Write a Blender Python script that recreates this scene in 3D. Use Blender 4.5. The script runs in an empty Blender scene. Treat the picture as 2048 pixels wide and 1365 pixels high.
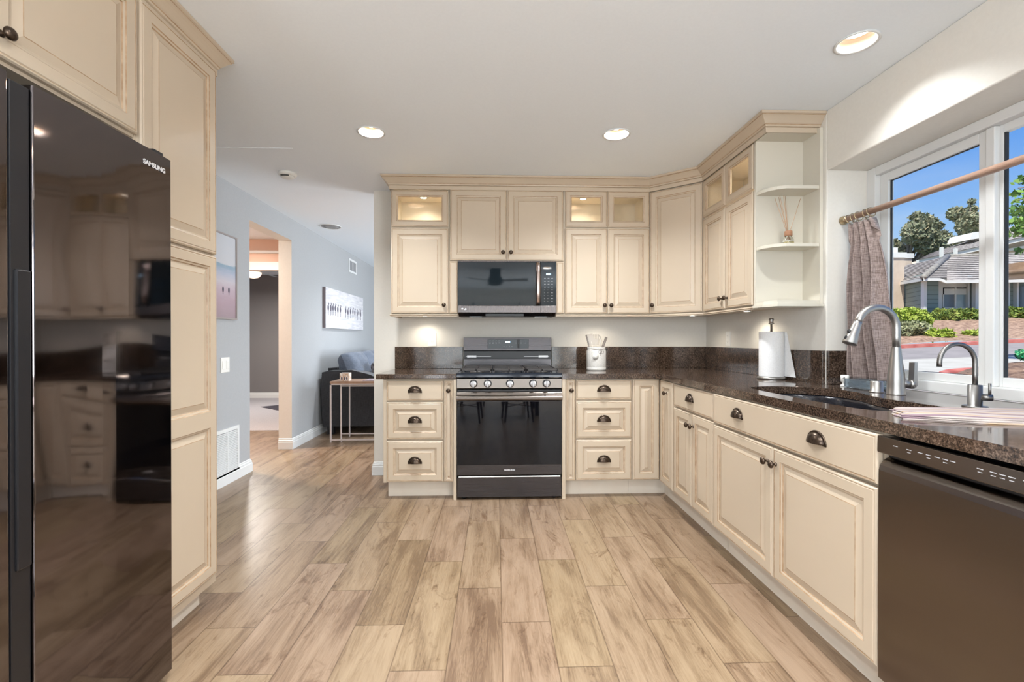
import bpy, bmesh, math, random
import numpy as np
from mathutils import Matrix, Vector
random.seed(7)
scn = bpy.context.scene
COL = scn.collection
PI = math.pi

# ------------------------------------------------------------------ camera
FPX = 923.6; YAW = 0.0337; PITCH = -0.0036; CAMH = 1.1646
cam_d = bpy.data.cameras.new('camera'); cam = bpy.data.objects.new('camera', cam_d); COL.objects.link(cam)
cam_d.sensor_width = 36.0; cam_d.lens = 36.0 * FPX / 2048.0; cam_d.clip_start = 0.02; cam_d.clip_end = 400
cam.location = (0, 0, CAMH); cam.rotation_euler = (PI/2 + PITCH, 0, -YAW)
scn.camera = cam
# ------------------------------------------------------------------ view, world, sun
scn.view_settings.view_transform = 'Standard'; scn.view_settings.look = 'None'
scn.view_settings.exposure = 0.98; scn.view_settings.gamma = 1.0; scn.view_settings.use_curve_mapping = False
SKY = 0.52; SUN = 3.5
PATIO = 60; SIDE_FILL = 95; LIVING = 90; CAN = 15; PUCK = 3.0; CABPUCK = 3.4; DINING_FILL = 38; HALL = 44; BEDROOM = 26
world = bpy.data.worlds.new('sky'); scn.world = world; world.use_nodes = True
nt = world.node_tree; nt.nodes.clear()
wo = nt.nodes.new('ShaderNodeOutputWorld'); bg = nt.nodes.new('ShaderNodeBackground')
tc = nt.nodes.new('ShaderNodeTexCoord'); sp = nt.nodes.new('ShaderNodeSeparateXYZ')
rp = nt.nodes.new('ShaderNodeValToRGB')
el = rp.color_ramp.elements
el[0].position = 0.0; el[0].color = (0.62, 0.78, 0.95, 1)
el[1].position = 1.0; el[1].color = (0.05, 0.16, 0.55, 1)
e = rp.color_ramp.elements.new(0.12); e.color = (0.42, 0.66, 0.98, 1)
e = rp.color_ramp.elements.new(0.30); e.color = (0.13, 0.36, 0.90, 1)
nz = nt.nodes.new('ShaderNodeTexNoise'); nz.inputs['Scale'].default_value = 3.0; nz.inputs['Detail'].default_value = 5
mp = nt.nodes.new('ShaderNodeMapping'); mp.inputs['Scale'].default_value = (1, 1, 3.5)
cr = nt.nodes.new('ShaderNodeValToRGB'); cr.color_ramp.elements[0].position = .5; cr.color_ramp.elements[1].position = .8
cr.color_ramp.elements[1].color = (.45, .45, .45, 1)
mx = nt.nodes.new('ShaderNodeMixRGB'); mx.inputs[2].default_value = (0.85, 0.9, 0.97, 1)
nt.links.new(tc.outputs['Generated'], sp.inputs[0]); nt.links.new(sp.outputs['Z'], rp.inputs[0])
nt.links.new(tc.outputs['Generated'], mp.inputs[0]); nt.links.new(mp.outputs[0], nz.inputs['Vector'])
nt.links.new(nz.outputs['Fac'], cr.inputs[0]); nt.links.new(cr.outputs[0], mx.inputs[0]); nt.links.new(rp.outputs[0], mx.inputs[1])
nt.links.new(mx.outputs[0], bg.inputs[0]); bg.inputs[1].default_value = SKY; nt.links.new(bg.outputs[0], wo.inputs[0])
sd = bpy.data.lights.new('sun', 'SUN'); sd.energy = SUN; sd.angle = math.radians(3); sd.color = (1, .95, .88)
so = bpy.data.objects.new('sun', sd); COL.objects.link(so)
so.rotation_euler = Vector((0.38, 0.40, -0.84)).to_track_quat('-Z', 'Y').to_euler()

def area(name, loc, direction, sx, sy, power, color=(1, 1, 1), shape='RECTANGLE', parent=None, spread=PI):
    d = bpy.data.lights.new(name, 'AREA'); d.energy = power; d.shape = shape; d.size = sx; d.size_y = sy
    d.color = color; d.spread = spread
    o = bpy.data.objects.new(name, d); COL.objects.link(o); o.location = loc
    o.rotation_euler = Vector(direction).to_track_quat('-Z', 'Y').to_euler()
    if parent: o.parent = parent
    return o
def spot(name, loc, direction, power, color, size, blend, radius, parent=None):
    d = bpy.data.lights.new(name, 'SPOT'); d.energy = power; d.color = color; d.spot_size = size; d.spot_blend = blend
    d.shadow_soft_size = radius
    o = bpy.data.objects.new(name, d); COL.objects.link(o); o.location = loc
    o.rotation_euler = Vector(direction).to_track_quat('-Z', 'Y').to_euler()
    if parent: o.parent = parent
    return o
# daylight through the house openings; the dining side pair is added fill
area('daylight_patio', (0.0, -4.85, 1.00), (0, 1, 0.42), 3.4, 2.1, PATIO, (0.93, 0.96, 1.0))
area('added_fill_right', (2.24, -2.5, 1.5), (-1, 0.15, 0.12), 2.1, 1.2, SIDE_FILL, (0.90, 0.95, 1.0))
area('added_fill_left', (-2.42, -2.5, 1.5), (1, 0.15, 0.12), 2.1, 1.2, SIDE_FILL, (0.90, 0.95, 1.0))
area('daylight_living', (2.22, 6.55, 1.3), (-1, 0, 0.02), 2.6, 2.0, LIVING, (0.86, 0.93, 1.0))
_p = area('kitchen_window_portal', (2.16, 1.46, 1.51), (-1, 0, 0), 2.1, 1.15, 1.0); _p.data.cycles.is_portal = True

# ------------------------------------------------------------------ materials
def mat(name, col=(.8, .8, .8), rough=.5, metal=0.0, spec=.5, **k):
    m = bpy.data.materials.new(name); m.use_nodes = True
    b = m.node_tree.nodes['Principled BSDF']
    b.inputs['Base Color'].default_value = (*col, 1); b.inputs['Roughness'].default_value = rough
    b.inputs['Metallic'].default_value = metal; b.inputs['Specular IOR Level'].default_value = spec
    for kk, v in k.items():
        b.inputs[kk.replace('_', ' ')].default_value = v
    return m
def nodes(m):
    t = m.node_tree; return t, t.nodes['Principled BSDF']
def coords(t, scale=(1, 1, 1), kind='Object'):
    c = t.nodes.new('ShaderNodeTexCoord'); p = t.nodes.new('ShaderNodeMapping'); p.inputs['Scale'].default_value = scale
    t.links.new(c.outputs[kind], p.inputs[0]); return p.outputs[0]
def noise(t, vec, scale, detail=4, rough=.55, dist=0.0):
    n = t.nodes.new('ShaderNodeTexNoise'); n.inputs['Scale'].default_value = scale; n.inputs['Detail'].default_value = detail
    n.inputs['Roughness'].default_value = rough; n.inputs['Distortion'].default_value = dist
    t.links.new(vec, n.inputs['Vector']); return n.outputs['Fac']
def ramp(t, fac, stops):
    r = t.nodes.new('ShaderNodeValToRGB'); els = r.color_ramp.elements
    while len(els) < len(stops): els.new(.5)
    for e_, (p, c) in zip(els, stops):
        e_.position = p; e_.color = (*c, 1)
    t.links.new(fac, r.inputs[0]); return r.outputs[0]
def bump(t, b, h, strength=.1, dist=.002):
    n = t.nodes.new('ShaderNodeBump'); n.inputs['Strength'].default_value = strength; n.inputs['Distance'].default_value = dist
    t.links.new(h, n.inputs['Height']); t.links.new(n.outputs[0], b.inputs['Normal'])
def noisy(name, c1, c2, scale, rough=.6, bstr=0.0, bdist=.002, stretch=(1, 1, 1), metal=0, lo=.35, hi=.65, **k):
    m = mat(name, c1, rough, metal, **k); t, b = nodes(m)
    v = coords(t, stretch); f = noise(t, v, scale)
    t.links.new(ramp(t, f, [(lo, c1), (hi, c2)]), b.inputs['Base Color'])
    if bstr: bump(t, b, f, bstr, bdist)
    return m
def mathn(t, op, a, b=None, c=None):
    n = t.nodes.new('ShaderNodeMath'); n.operation = op
    for i, v in enumerate((a, b, c)):
        if v is None: continue
        if isinstance(v, (int, float)): n.inputs[i].default_value = v
        else: t.links.new(v, n.inputs[i])
    return n.outputs[0]
M = {}
M['cream'] = noisy('cream_paint', (0.525, 0.432, 0.325), (0.55, 0.453, 0.342), 3, rough=.33, lo=.3, hi=.7)
M['glaze'] = noisy('brown_glaze', (0.30, 0.185, 0.10), (0.46, 0.32, 0.20), 25, rough=.4)
M['cream_in'] = mat('cream_interior', (0.62, 0.58, 0.49), .45)
M['box_in'] = mat('tan_cabinet_interior', (0.70, 0.62, 0.50), .45)
M['toe'] = noisy('cream_toe', (0.70, 0.62, 0.52), (0.74, 0.67, 0.57), 6, rough=.5)
M['wall'] = noisy('beige_wall_paint', (0.70, 0.67, 0.61), (0.72, 0.69, 0.63), 60, rough=.65, bstr=.06, bdist=.001)
M['bluewall'] = noisy('grey_blue_wall_paint', (0.375, 0.385, 0.395), (0.39, 0.40, 0.41), 60, rough=.6, bstr=.05, bdist=.001)
M['peach'] = mat('peach_wall_paint', (0.78, 0.56, 0.45), .7)
M['greywall'] = mat('grey_bedroom_paint', (0.20, 0.19, 0.19), .7)
M['ceiling'] = noisy('white_ceiling_paint', (0.83, 0.885, 0.935), (0.845, 0.90, 0.95), 80, rough=.8, bstr=.05, bdist=.001)
M['trim'] = mat('white_trim_paint', (0.72, 0.73, 0.72), .4)
M['vinyl'] = mat('white_vinyl', (0.68, 0.68, 0.665), .35)
M['bronze'] = noisy('dark_bronze', (0.045, 0.032, 0.024), (0.10, 0.07, 0.05), 90, rough=.32, metal=.85)
M['white'] = mat('white_plastic', (0.82, 0.81, 0.77), .4)
M['black'] = mat('black_plastic', (0.008, 0.008, 0.010), .35)
M['slot'] = mat('dark_slot', (0.02, 0.02, 0.02), .6)
M['iron'] = mat('cast_iron', (0.035, 0.03, 0.028), .45)
M['enamel'] = mat('black_enamel', (0.012, 0.016, 0.024), .09, spec=.7)
M['blackglass'] = mat('black_glass', (0.004, 0.004, 0.006), .03, spec=.33)
M['mwglass'] = mat('dark_mirror_glass', (0.009, 0.014, 0.018), .03, spec=.36)
M['chrome'] = mat('bright_metal', (0.62, 0.62, 0.62), .12, 1)
M['knobmetal'] = mat('satin_knob_metal', (0.36, 0.35, 0.35), .32, 1)
M['handlemetal'] = mat('warm_satin_handle', (0.42, 0.34, 0.31), .28, 1)
M['nickel'] = mat('brushed_nickel', (0.40, 0.385, 0.365), .38, 1)
M['gunmetal'] = mat('dark_nickel', (0.22, 0.21, 0.20), .38, 1)
M['display'] = mat('blue_display', (0, 0, 0), .4, Emission_Color=(0.45, 0.75, 1, 1), Emission_Strength=2.5)
M['marks'] = mat('pale_print', (0.42, 0.42, 0.43), .5)
M['logo'] = mat('silver_logo', (0.75, 0.75, 0.77), .3, .3)
def steel(name, col, rough, wav, vertical=True, aniso=.6):
    m = mat(name, col, rough, 1.0); t, b = nodes(m)
    b.inputs['Anisotropic'].default_value = aniso
    st = (220, 220, 1.5) if vertical else (1.5, 220, 220)
    v = coords(t, st); f = noise(t, v, 2.0, 2)
    v2 = coords(t, (.6, .6, 1.7)); f2 = noise(t, v2, 1.9, 1)
    n1 = t.nodes.new('ShaderNodeBump'); n1.inputs['Strength'].default_value = .012; n1.inputs['Distance'].default_value = .0005
    n2 = t.nodes.new('ShaderNodeBump'); n2.inputs['Strength'].default_value = 1.0; n2.inputs['Distance'].default_value = wav
    t.links.new(f2, n2.inputs['Height']); t.links.new(f, n1.inputs['Height'])
    t.links.new(n2.outputs[0], n1.inputs['Normal']); t.links.new(n1.outputs[0], b.inputs['Normal'])
    r = ramp(t, f, [(.3, (rough * .92,) * 3), (.7, (rough * 1.08,) * 3)]); t.links.new(r, b.inputs['Roughness'])
    return m
M['fridge'] = steel('black_stainless_wavy', (0.165, 0.146, 0.148), .055, .008, True, .2)
M['steel'] = steel('black_stainless', (0.085, 0.080, 0.083), .26, .002, False)
M['dwsteel'] = steel('warm_stainless', (0.185, 0.16, 0.142), .20, .004, False)
M['mwsteel'] = steel('microwave_stainless', (0.11, 0.096, 0.093), .27, .002)
def granite():
    m = mat('brown_granite', (.05, .03, .02), .08, spec=.6); t, b = nodes(m)
    v = coords(t); n1 = noise(t, v, 130, 5, .7); n2 = noise(t, v, 12, 3)
    vo = t.nodes.new('ShaderNodeTexVoronoi'); vo.inputs['Scale'].default_value = 240; t.links.new(v, vo.inputs['Vector'])
    s = mathn(t, 'ADD', n1, mathn(t, 'MULTIPLY', n2, .25))
    s = mathn(t, 'ADD', s, mathn(t, 'MULTIPLY', vo.outputs['Distance'], .22))
    c = ramp(t, s, [(.54, (0.010, 0.007, 0.006)), (.68, (0.036, 0.023, 0.016)), (.80, (0.086, 0.055, 0.038)), (.95, (0.19, 0.135, 0.10))])
    t.links.new(c, b.inputs['Base Color']); return m
M['granite'] = granite()
def planks():
    m = mat('oak_look_planks', (.4, .3, .2), .32); t, b = nodes(m)
    c = t.nodes.new('ShaderNodeTexCoord'); s = t.nodes.new('ShaderNodeSeparateXYZ'); t.links.new(c.outputs['Object'], s.inputs[0])
    W = .1985; L = .797
    xs = mathn(t, 'DIVIDE', mathn(t, 'SUBTRACT', s.outputs[0], .0215), W); col = mathn(t, 'FLOOR', xs); fx = mathn(t, 'SUBTRACT', xs, col)
    ys = mathn(t, 'ADD', mathn(t, 'DIVIDE', mathn(t, 'SUBTRACT', s.outputs[1], 1.894), L), mathn(t, 'MULTIPLY', col, 1/3.0))
    row = mathn(t, 'FLOOR', ys); fy = mathn(t, 'SUBTRACT', ys, row)
    cb = t.nodes.new('ShaderNodeCombineXYZ'); t.links.new(col, cb.inputs[0]); t.links.new(row, cb.inputs[1])
    wn = t.nodes.new('ShaderNodeTexWhiteNoise'); wn.noise_dimensions = '3D'; t.links.new(cb.outputs[0], wn.inputs['Vector'])
    sc = t.nodes.new('ShaderNodeVectorMath'); sc.operation = 'SCALE'; sc.inputs['Scale'].default_value = 17.0; t.links.new(wn.outputs['Color'], sc.inputs[0])
    ad = t.nodes.new('ShaderNodeVectorMath'); ad.operation = 'ADD'; t.links.new(c.outputs['Object'], ad.inputs[0]); t.links.new(sc.outputs[0], ad.inputs[1])
    m1 = t.nodes.new('ShaderNodeMapping'); m1.inputs['Scale'].default_value = (7, .9, 1); t.links.new(ad.outputs[0], m1.inputs[0])
    big = noise(t, m1.outputs[0], 1.3, 5, .6, 1.2)
    m2 = t.nodes.new('ShaderNodeMapping'); m2.inputs['Scale'].default_value = (120, 5, 1); t.links.new(ad.outputs[0], m2.inputs[0])
    fine = noise(t, m2.outputs[0], 1.0, 4, .65, .6)
    m3 = t.nodes.new('ShaderNodeMapping'); m3.inputs['Scale'].default_value = (16, 1.6, 1); t.links.new(ad.outputs[0], m3.inputs[0])
    n3 = noise(t, m3.outputs[0], 1.0, 3, .6, 2.0)
    rings = mathn(t, 'FRACT', mathn(t, 'MULTIPLY', n3, 9.0))
    rings = mathn(t, 'ABSOLUTE', mathn(t, 'SUBTRACT', rings, .5))
    m4 = t.nodes.new('ShaderNodeMapping'); m4.inputs['Scale'].default_value = (4.2, 1.5, 1); t.links.new(ad.outputs[0], m4.inputs[0])
    kn = noise(t, m4.outputs[0], 1.6, 4, .7, 2.5)
    f = mathn(t, 'ADD', mathn(t, 'MULTIPLY', big, .75), mathn(t, 'MULTIPLY', fine, .32))
    f = mathn(t, 'ADD', f, mathn(t, 'MULTIPLY', rings, .10))
    f = mathn(t, 'ADD', f, mathn(t, 'MULTIPLY', mathn(t, 'SUBTRACT', wn.outputs['Value'], .5), .10))
    c1 = ramp(t, f, [(.42, (0.140, 0.088, 0.054)), (.50, (0.205, 0.138, 0.087)), (.575, (0.255, 0.178, 0.117)), (.70, (0.30, 0.216, 0.147))])
    kr = ramp(t, kn, [(.57, (1, 1, 1)), (.70, (.56, .48, .42))])
    mm = t.nodes.new('ShaderNodeMixRGB'); mm.blend_type = 'MULTIPLY'; mm.inputs[0].default_value = 1
    hs = t.nodes.new('ShaderNodeSeparateColor'); t.links.new(wn.outputs['Color'], hs.inputs[0])
    hue = ramp(t, hs.outputs[1], [(0, (1.0, .97, .96)), (.5, (1, .985, .95)), (1, (.98, .985, .86))])
    hm = t.nodes.new('ShaderNodeMixRGB'); hm.blend_type = 'MULTIPLY'; hm.inputs[0].default_value = 1; t.links.new(c1, hm.inputs[1]); t.links.new(hue, hm.inputs[2])
    t.links.new(hm.outputs[0], mm.inputs[1]); t.links.new(kr, mm.inputs[2])
    # joints
    ex = mathn(t, 'MINIMUM', fx, mathn(t, 'SUBTRACT', 1.0, fx)); ex = mathn(t, 'MULTIPLY', ex, W)
    ey = mathn(t, 'MINIMUM', fy, mathn(t, 'SUBTRACT', 1.0, fy)); ey = mathn(t, 'MULTIPLY', ey, L)
    ed = mathn(t, 'MINIMUM', ex, ey)
    jr = ramp(t, ed, [(.0008, (.38, .32, .28)), (.0020, (1, 1, 1))])
    m5 = t.nodes.new('ShaderNodeMixRGB'); m5.blend_type = 'MULTIPLY'; m5.inputs[0].default_value = .85
    t.links.new(mm.outputs[0], m5.inputs[1]); t.links.new(jr, m5.inputs[2]); t.links.new(m5.outputs[0], b.inputs['Base Color'])
    bump(t, b, fine, .06, .001)
    return m
M['floor'] = planks()
def glassmat(name, tint=(1, 1, 1), refl=1.0, rough=0.0):
    m = bpy.data.materials.new(name); m.use_nodes = True; t = m.node_tree; t.nodes.clear()
    o = t.nodes.new('ShaderNodeOutputMaterial'); tr = t.nodes.new('ShaderNodeBsdfTransparent'); gl = t.nodes.new('ShaderNodeBsdfGlossy')
    tr.inputs[0].default_value = (*tint, 1); gl.inputs['Roughness'].default_value = rough
    lw = t.nodes.new('ShaderNodeLayerWeight'); lw.inputs[0].default_value = .5
    mixn = t.nodes.new('ShaderNodeMixShader'); s = mathn(t, 'MULTIPLY', mathn(t, 'ADD', mathn(t, 'MULTIPLY', mathn(t, 'POWER', lw.outputs['Facing'], 5.0), .96), .035), refl)
    t.links.new(s, mixn.inputs[0]); t.links.new(tr.outputs[0], mixn.inputs[1]); t.links.new(gl.outputs[0], mixn.inputs[2])
    t.links.new(mixn.outputs[0], o.inputs[0]); return m
M['pane'] = glassmat('window_glass', (.97, .99, .98), .7)
M['cabglass'] = glassmat('cabinet_glass', (.97, .97, .95), .8)
M['clear'] = mat('clear_glass', (.95, .97, .97), .02, Transmission_Weight=1.0, IOR=1.45)
M['bluedish'] = mat('blue_tinted_glass', (.70, .80, .87), .05, Transmission_Weight=.93, IOR=1.42)
M['oil'] = mat('amber_oil', (.95, .85, .55), .05, Transmission_Weight=.85, IOR=1.4)
def emit(name, col, s):
    return mat(name, (.8, .8, .8), .5, Emission_Color=(*col, 1), Emission_Strength=s)
M['lens'] = emit('lamp_lens', (1, .93, .80), 6.0)
M['puck'] = emit('puck_lens', (1, .92, .78), 7.0)
M['baffle'] = mat('warm_baffle', (.11, .064, .030), .5)
M['dome'] = emit('lit_glass_dome', (1, .68, .42), 1.3)
def fabric(name, c1, c2, sc=260, stretch=(1, 1, 1)):
    m = mat(name, c1, .9, Sheen_Weight=.2); t, b = nodes(m)
    a = noise(t, coords(t, (stretch[0]*.12, stretch[1]*.12, stretch[2])), sc, 2); bb = noise(t, coords(t, (stretch[0], stretch[1], stretch[2]*.06)), sc, 2)
    f = mathn(t, 'MULTIPLY', mathn(t, 'ADD', a, bb), .5)
    t.links.new(ramp(t, f, [(.38, c1), (.60, c2)]), b.inputs['Base Color']); bump(t, b, f, .25, .0008); return m
M['curtain'] = fabric('taupe_linen', (0.15, 0.105, 0.09), (0.34, 0.265, 0.24))
M['sofa'] = fabric('charcoal_fabric', (0.022, 0.022, 0.025), (0.042, 0.042, 0.046), 200)
M['cushion'] = fabric('slate_cushion_fabric', (0.06, 0.075, 0.105), (0.11, 0.13, 0.17), 200)
M['throw'] = noisy('patterned_pillow', (0.08, 0.075, 0.08), (0.34, 0.32, 0.33), 34, .9)
M['rod'] = noisy('wooden_rod', (0.36, 0.22, 0.16), (0.46, 0.30, 0.22), 20, .35, stretch=(20, 1, 20))
M['brass'] = mat('aged_brass', (0.50, 0.40, 0.26), .3, 1)
M['whitemetal'] = mat('pale_metal', (0.62, 0.56, 0.54), .4, .2)
M['tabletop'] = noisy('brown_table_wood', (0.28, 0.17, 0.11), (0.38, 0.24, 0.16), 12, .4, stretch=(1, 8, 1))
M['paper'] = noisy('white_paper', (0.80, 0.79, 0.78), (0.88, 0.87, 0.86), 160, .9, bstr=.3, bdist=.001)
M['ceramic'] = noisy('white_ceramic', (0.60, 0.57, 0.52), (0.72, 0.69, 0.64), 130, .5, bstr=.7, bdist=.002)
M['utensil'] = mat('beige_utensil', (0.52, 0.47, 0.41), .5)
M['utensil_dark'] = mat('grey_utensil', (0.17, 0.14, 0.12), .45)
M['reed'] = mat('reed', (0.50, 0.32, 0.20), .7)
M['cork'] = mat('wood_collar', (0.35, 0.17, 0.09), .55)
M['sink'] = noisy('black_composite', (0.010, 0.010, 0.013), (0.02, 0.02, 0.025), 90, .16)
M['carpet'] = noisy('pale_carpet', (0.36, 0.34, 0.36), (0.46, 0.44, 0.45), 120, .95, bstr=.4)
M['rug'] = mat('dark_rug', (0.045, 0.04, 0.055), .95)

# ------------------------------------------------------------------ mesh builder
class MB:
    def __init__(s, Mx=None): s.v = []; s.f = []; s.m = []; s.sm = []; s.M = Mx
    def add(s, vs, fs, mi=0, smooth=False):
        o = len(s.v)
        for p in vs:
            s.v.append(tuple(s.M @ Vector(p)) if s.M else tuple(p))
        for q in fs: s.f.append([o + i for i in q]); s.m.append(mi); s.sm.append(smooth)
    def box(s, x0, x1, y0, y1, z0, z1, mi=0):
        v = [(x0, y0, z0), (x1, y0, z0), (x1, y1, z0), (x0, y1, z0), (x0, y0, z1), (x1, y0, z1), (x1, y1, z1), (x0, y1, z1)]
        s.add(v, [(0, 3, 2, 1), (4, 5, 6, 7), (0, 1, 5, 4), (1, 2, 6, 5), (2, 3, 7, 6), (3, 0, 4, 7)], mi)
    def hexa(s, v, mi=0):
        s.add(v, [(0, 3, 2, 1), (4, 5, 6, 7), (0, 1, 5, 4), (1, 2, 6, 5), (2, 3, 7, 6), (3, 0, 4, 7)], mi)
    def prism(s, poly, axis, a, b, mi=0, smooth=False):
        n = len(poly)
        def P(u, w, t):
            return {'x': (t, u, w), 'y': (u, t, w), 'z': (u, w, t)}[axis]
        vs = [P(u, w, a) for u, w in poly] + [P(u, w, b) for u, w in poly]
        s.add(vs, [tuple(range(n))[::-1], tuple(range(n, 2*n))], mi)
        s.add(vs, [(i, (i+1) % n, n + (i+1) % n, n + i) for i in range(n)], mi, smooth)
    def lathe(s, prof, o=(0, 0, 0), axis='z', n=24, mi=0, smooth=True, cap=True):
        vs = []; fs = []
        for r, h in prof:
            for i in range(n):
                a = 2*PI*i/n; c, d = r*math.cos(a), r*math.sin(a)
                p = {'z': (c, d, h), 'y': (c, h, d), 'x': (h, c, d)}[axis]
                vs.append((o[0]+p[0], o[1]+p[1], o[2]+p[2]))
        k = len(prof)
        for j in range(k-1):
            for i in range(n):
                fs.append((j*n+i, j*n+(i+1) % n, (j+1)*n+(i+1) % n, (j+1)*n+i))
        if cap and prof[0][0] > 1e-6: fs.append(tuple(range(n))[::-1])
        if cap and prof[-1][0] > 1e-6: fs.append(tuple(range((k-1)*n, k*n)))
        s.add(vs, fs, mi, smooth)
    def tube(s, path, r, n=12, mi=0, cap=True, rs=None, flat=1.0):
        pts = [Vector(p) for p in path]; vs = []; k = len(pts)
        up = None
        for j, p in enumerate(pts):
            d = (pts[min(j+1, k-1)] - pts[max(j-1, 0)]).normalized()
            if up is None:
                up = Vector((0, 0, 1)) if abs(d.z) < .9 else Vector((0, 1, 0))
            a = d.cross(up).normalized(); b = a.cross(d).normalized(); up = b
            rr = rs[j] if rs else r
            for i in range(n):
                t = 2*PI*i/n; q = p + a*(rr*math.cos(t)) + b*(rr*flat*math.sin(t)); vs.append(tuple(q))
        fs = [(j*n+i, j*n+(i+1) % n, (j+1)*n+(i+1) % n, (j+1)*n+i) for j in range(k-1) for i in range(n)]
        if cap: fs += [tuple(range(n))[::-1], tuple(range((k-1)*n, k*n))]
        s.add(vs, fs, mi, True)
    def grid(s, fn, nu, nv, mi=0, smooth=True):
        vs = [fn(i/nu, j/nv) for j in range(nv+1) for i in range(nu+1)]
        fs = [(j*(nu+1)+i, j*(nu+1)+i+1, (j+1)*(nu+1)+i+1, (j+1)*(nu+1)+i) for j in range(nv) for i in range(nu)]
        s.add(vs, fs, mi, smooth)
    def sphere(s, c, r, n=16, k=10, mi=0):
        rx, ry, rz = (r, r, r) if isinstance(r, (int, float)) else r
        vs = []
        for j in range(1, k):
            p = PI*j/k
            for i in range(n):
                a = 2*PI*i/n; vs.append((c[0]+rx*math.sin(p)*math.cos(a), c[1]+ry*math.sin(p)*math.sin(a), c[2]-rz*math.cos(p)))
        b = len(vs); vs += [(c[0], c[1], c[2]-rz), (c[0], c[1], c[2]+rz)]
        fs = [(j*n+i, j*n+(i+1) % n, (j+1)*n+(i+1) % n, (j+1)*n+i) for j in range(k-2) for i in range(n)]
        fs += [(b, (i+1) % n, i) for i in range(n)] + [(b+1, (k-2)*n+i, (k-2)*n+(i+1) % n) for i in range(n)]
        s.add(vs, fs, mi, True)
    def sweep(s, path, prof, mi_list=None, cap=True):
        # path: 2-D points; profile: (outward, z), outward is to the right of travel
        P = [Vector(p) for p in path]; n = len(P); k = len(prof); vs = []
        for j in range(n):
            dirs = []
            if j > 0: dirs.append((P[j]-P[j-1]).normalized())
            if j < n-1: dirs.append((P[j+1]-P[j]).normalized())
            ns = [Vector((d.y, -d.x)) for d in dirs]
            m = sum(ns, Vector((0, 0))); m.normalize(); m = m / max(.2, m.dot(ns[0]))
            for o, z in prof: vs.append((P[j].x + m.x*o, P[j].y + m.y*o, z))
        for j in range(n-1):
            for i in range(k-1):
                s.add([], [], 0)
        o = len(s.v)
        for p in vs: s.v.append(p)
        for j in range(n-1):
            for i in range(k-1):
                s.f.append([o+j*k+i, o+(j+1)*k+i, o+(j+1)*k+i+1, o+j*k+i+1]); s.m.append(mi_list[i] if mi_list else 0); s.sm.append(False)
        if cap:
            s.f.append([o+i for i in range(k)]); s.m.append(0); s.sm.append(False)
            s.f.append([o+(n-1)*k+i for i in range(k)][::-1]); s.m.append(0); s.sm.append(False)
    def build(s, name, mats, parent=None, loc=None, rz=None, bevel=0, seg=2, solid=0, subd=0):
        me = bpy.data.meshes.new(name); me.from_pydata(s.v, [], s.f)
        if not isinstance(mats, (list, tuple)): mats = [mats]
        for q in mats: me.materials.append(q)
        me.polygons.foreach_set('material_index', s.m); me.polygons.foreach_set('use_smooth', s.sm)
        bm = bmesh.new(); bm.from_mesh(me); bmesh.ops.recalc_face_normals(bm, faces=bm.faces); bm.to_mesh(me); bm.free()
        me.update()
        o = bpy.data.objects.new(name, me); COL.objects.link(o)
        if parent: o.parent = parent
        if loc: o.location = loc
        if rz is not None: o.rotation_euler = (0, 0, rz)
        if solid:
            q = o.modifiers.new('solid', 'SOLIDIFY'); q.thickness = solid; q.offset = 0
        if subd:
            q = o.modifiers.new('sub', 'SUBSURF'); q.levels = subd; q.render_levels = subd
        if bevel:
            q = o.modifiers.new('bevel', 'BEVEL'); q.width = bevel; q.segments = seg; q.limit_method = 'ANGLE'; q.angle_limit = math.radians(40)
        return o
def thing(name, label, cat, loc=(0, 0, 0), rz=0, group=None):
    o = bpy.data.objects.new(name, None); COL.objects.link(o); o.location = loc; o.rotation_euler = (0, 0, rz)
    o.empty_display_size = .1
    return tag(o, label, cat, group)
def tag(o, label, cat, group=None):
    o['label'] = label; o['category'] = cat
    if group: o['group'] = group
    return o
def struct(o): o['kind'] = 'structure'; return o
def B(name, m, parent, *boxes, bevel=0, **k):
    b = MB()
    for q in boxes: b.box(*q)
    return b.build(name, m, parent, bevel=bevel, **k)
def text(name, s, size, loc, rot, m, parent, depth=.0006, sx=1.0, align='LEFT', bold=0.0):
    c = bpy.data.curves.new(name, 'FONT'); c.body = s; c.size = size; c.extrude = depth; c.align_x = align; c.offset = bold
    t = bpy.data.objects.new(name, c); COL.objects.link(t)
    dg = bpy.context.evaluated_depsgraph_get(); me = bpy.data.meshes.new_from_object(t.evaluated_get(dg))
    bpy.data.objects.remove(t); me.materials.clear(); me.materials.append(m)
    o = bpy.data.objects.new(name, me); COL.objects.link(o); o.parent = parent; o.location = loc; o.rotation_euler = rot; o.scale = (sx, 1, 1)
    return o
def fill_holes(outer, holes, z0, z1):
    bm = bmesh.new(); es = []
    for loop in [outer] + holes:
        vs = [bm.verts.new((x, y, z0)) for x, y in loop]
        for i in range(len(vs)): es.append(bm.edges.new((vs[i], vs[(i+1) % len(vs)])))
    bmesh.ops.triangle_fill(bm, edges=es, use_beauty=True)
    r = bmesh.ops.extrude_face_region(bm, geom=bm.faces[:])
    for v in r['geom']:
        if isinstance(v, bmesh.types.BMVert): v.co.z = z1
    bmesh.ops.recalc_face_normals(bm, faces=bm.faces)
    me = bpy.data.meshes.new('filled'); bm.to_mesh(me); bm.free(); return me
def circle(x, y, r, n=32): return [(x+r*math.cos(2*PI*i/n), y+r*math.sin(2*PI*i/n)) for i in range(n)]
def at(px, py, Y):
    x = (px-1024)/FPX; z2 = (682.5-py)/FPX
    c, s = math.cos(PITCH), math.sin(PITCH); y = c - z2*s; z = s + z2*c
    c, s = math.cos(YAW), math.sin(YAW); X = x*c + y*s; Yd = -x*s + y*c
    t = Y/Yd; return Vector((X*t, Y, CAMH + z*t))

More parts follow.
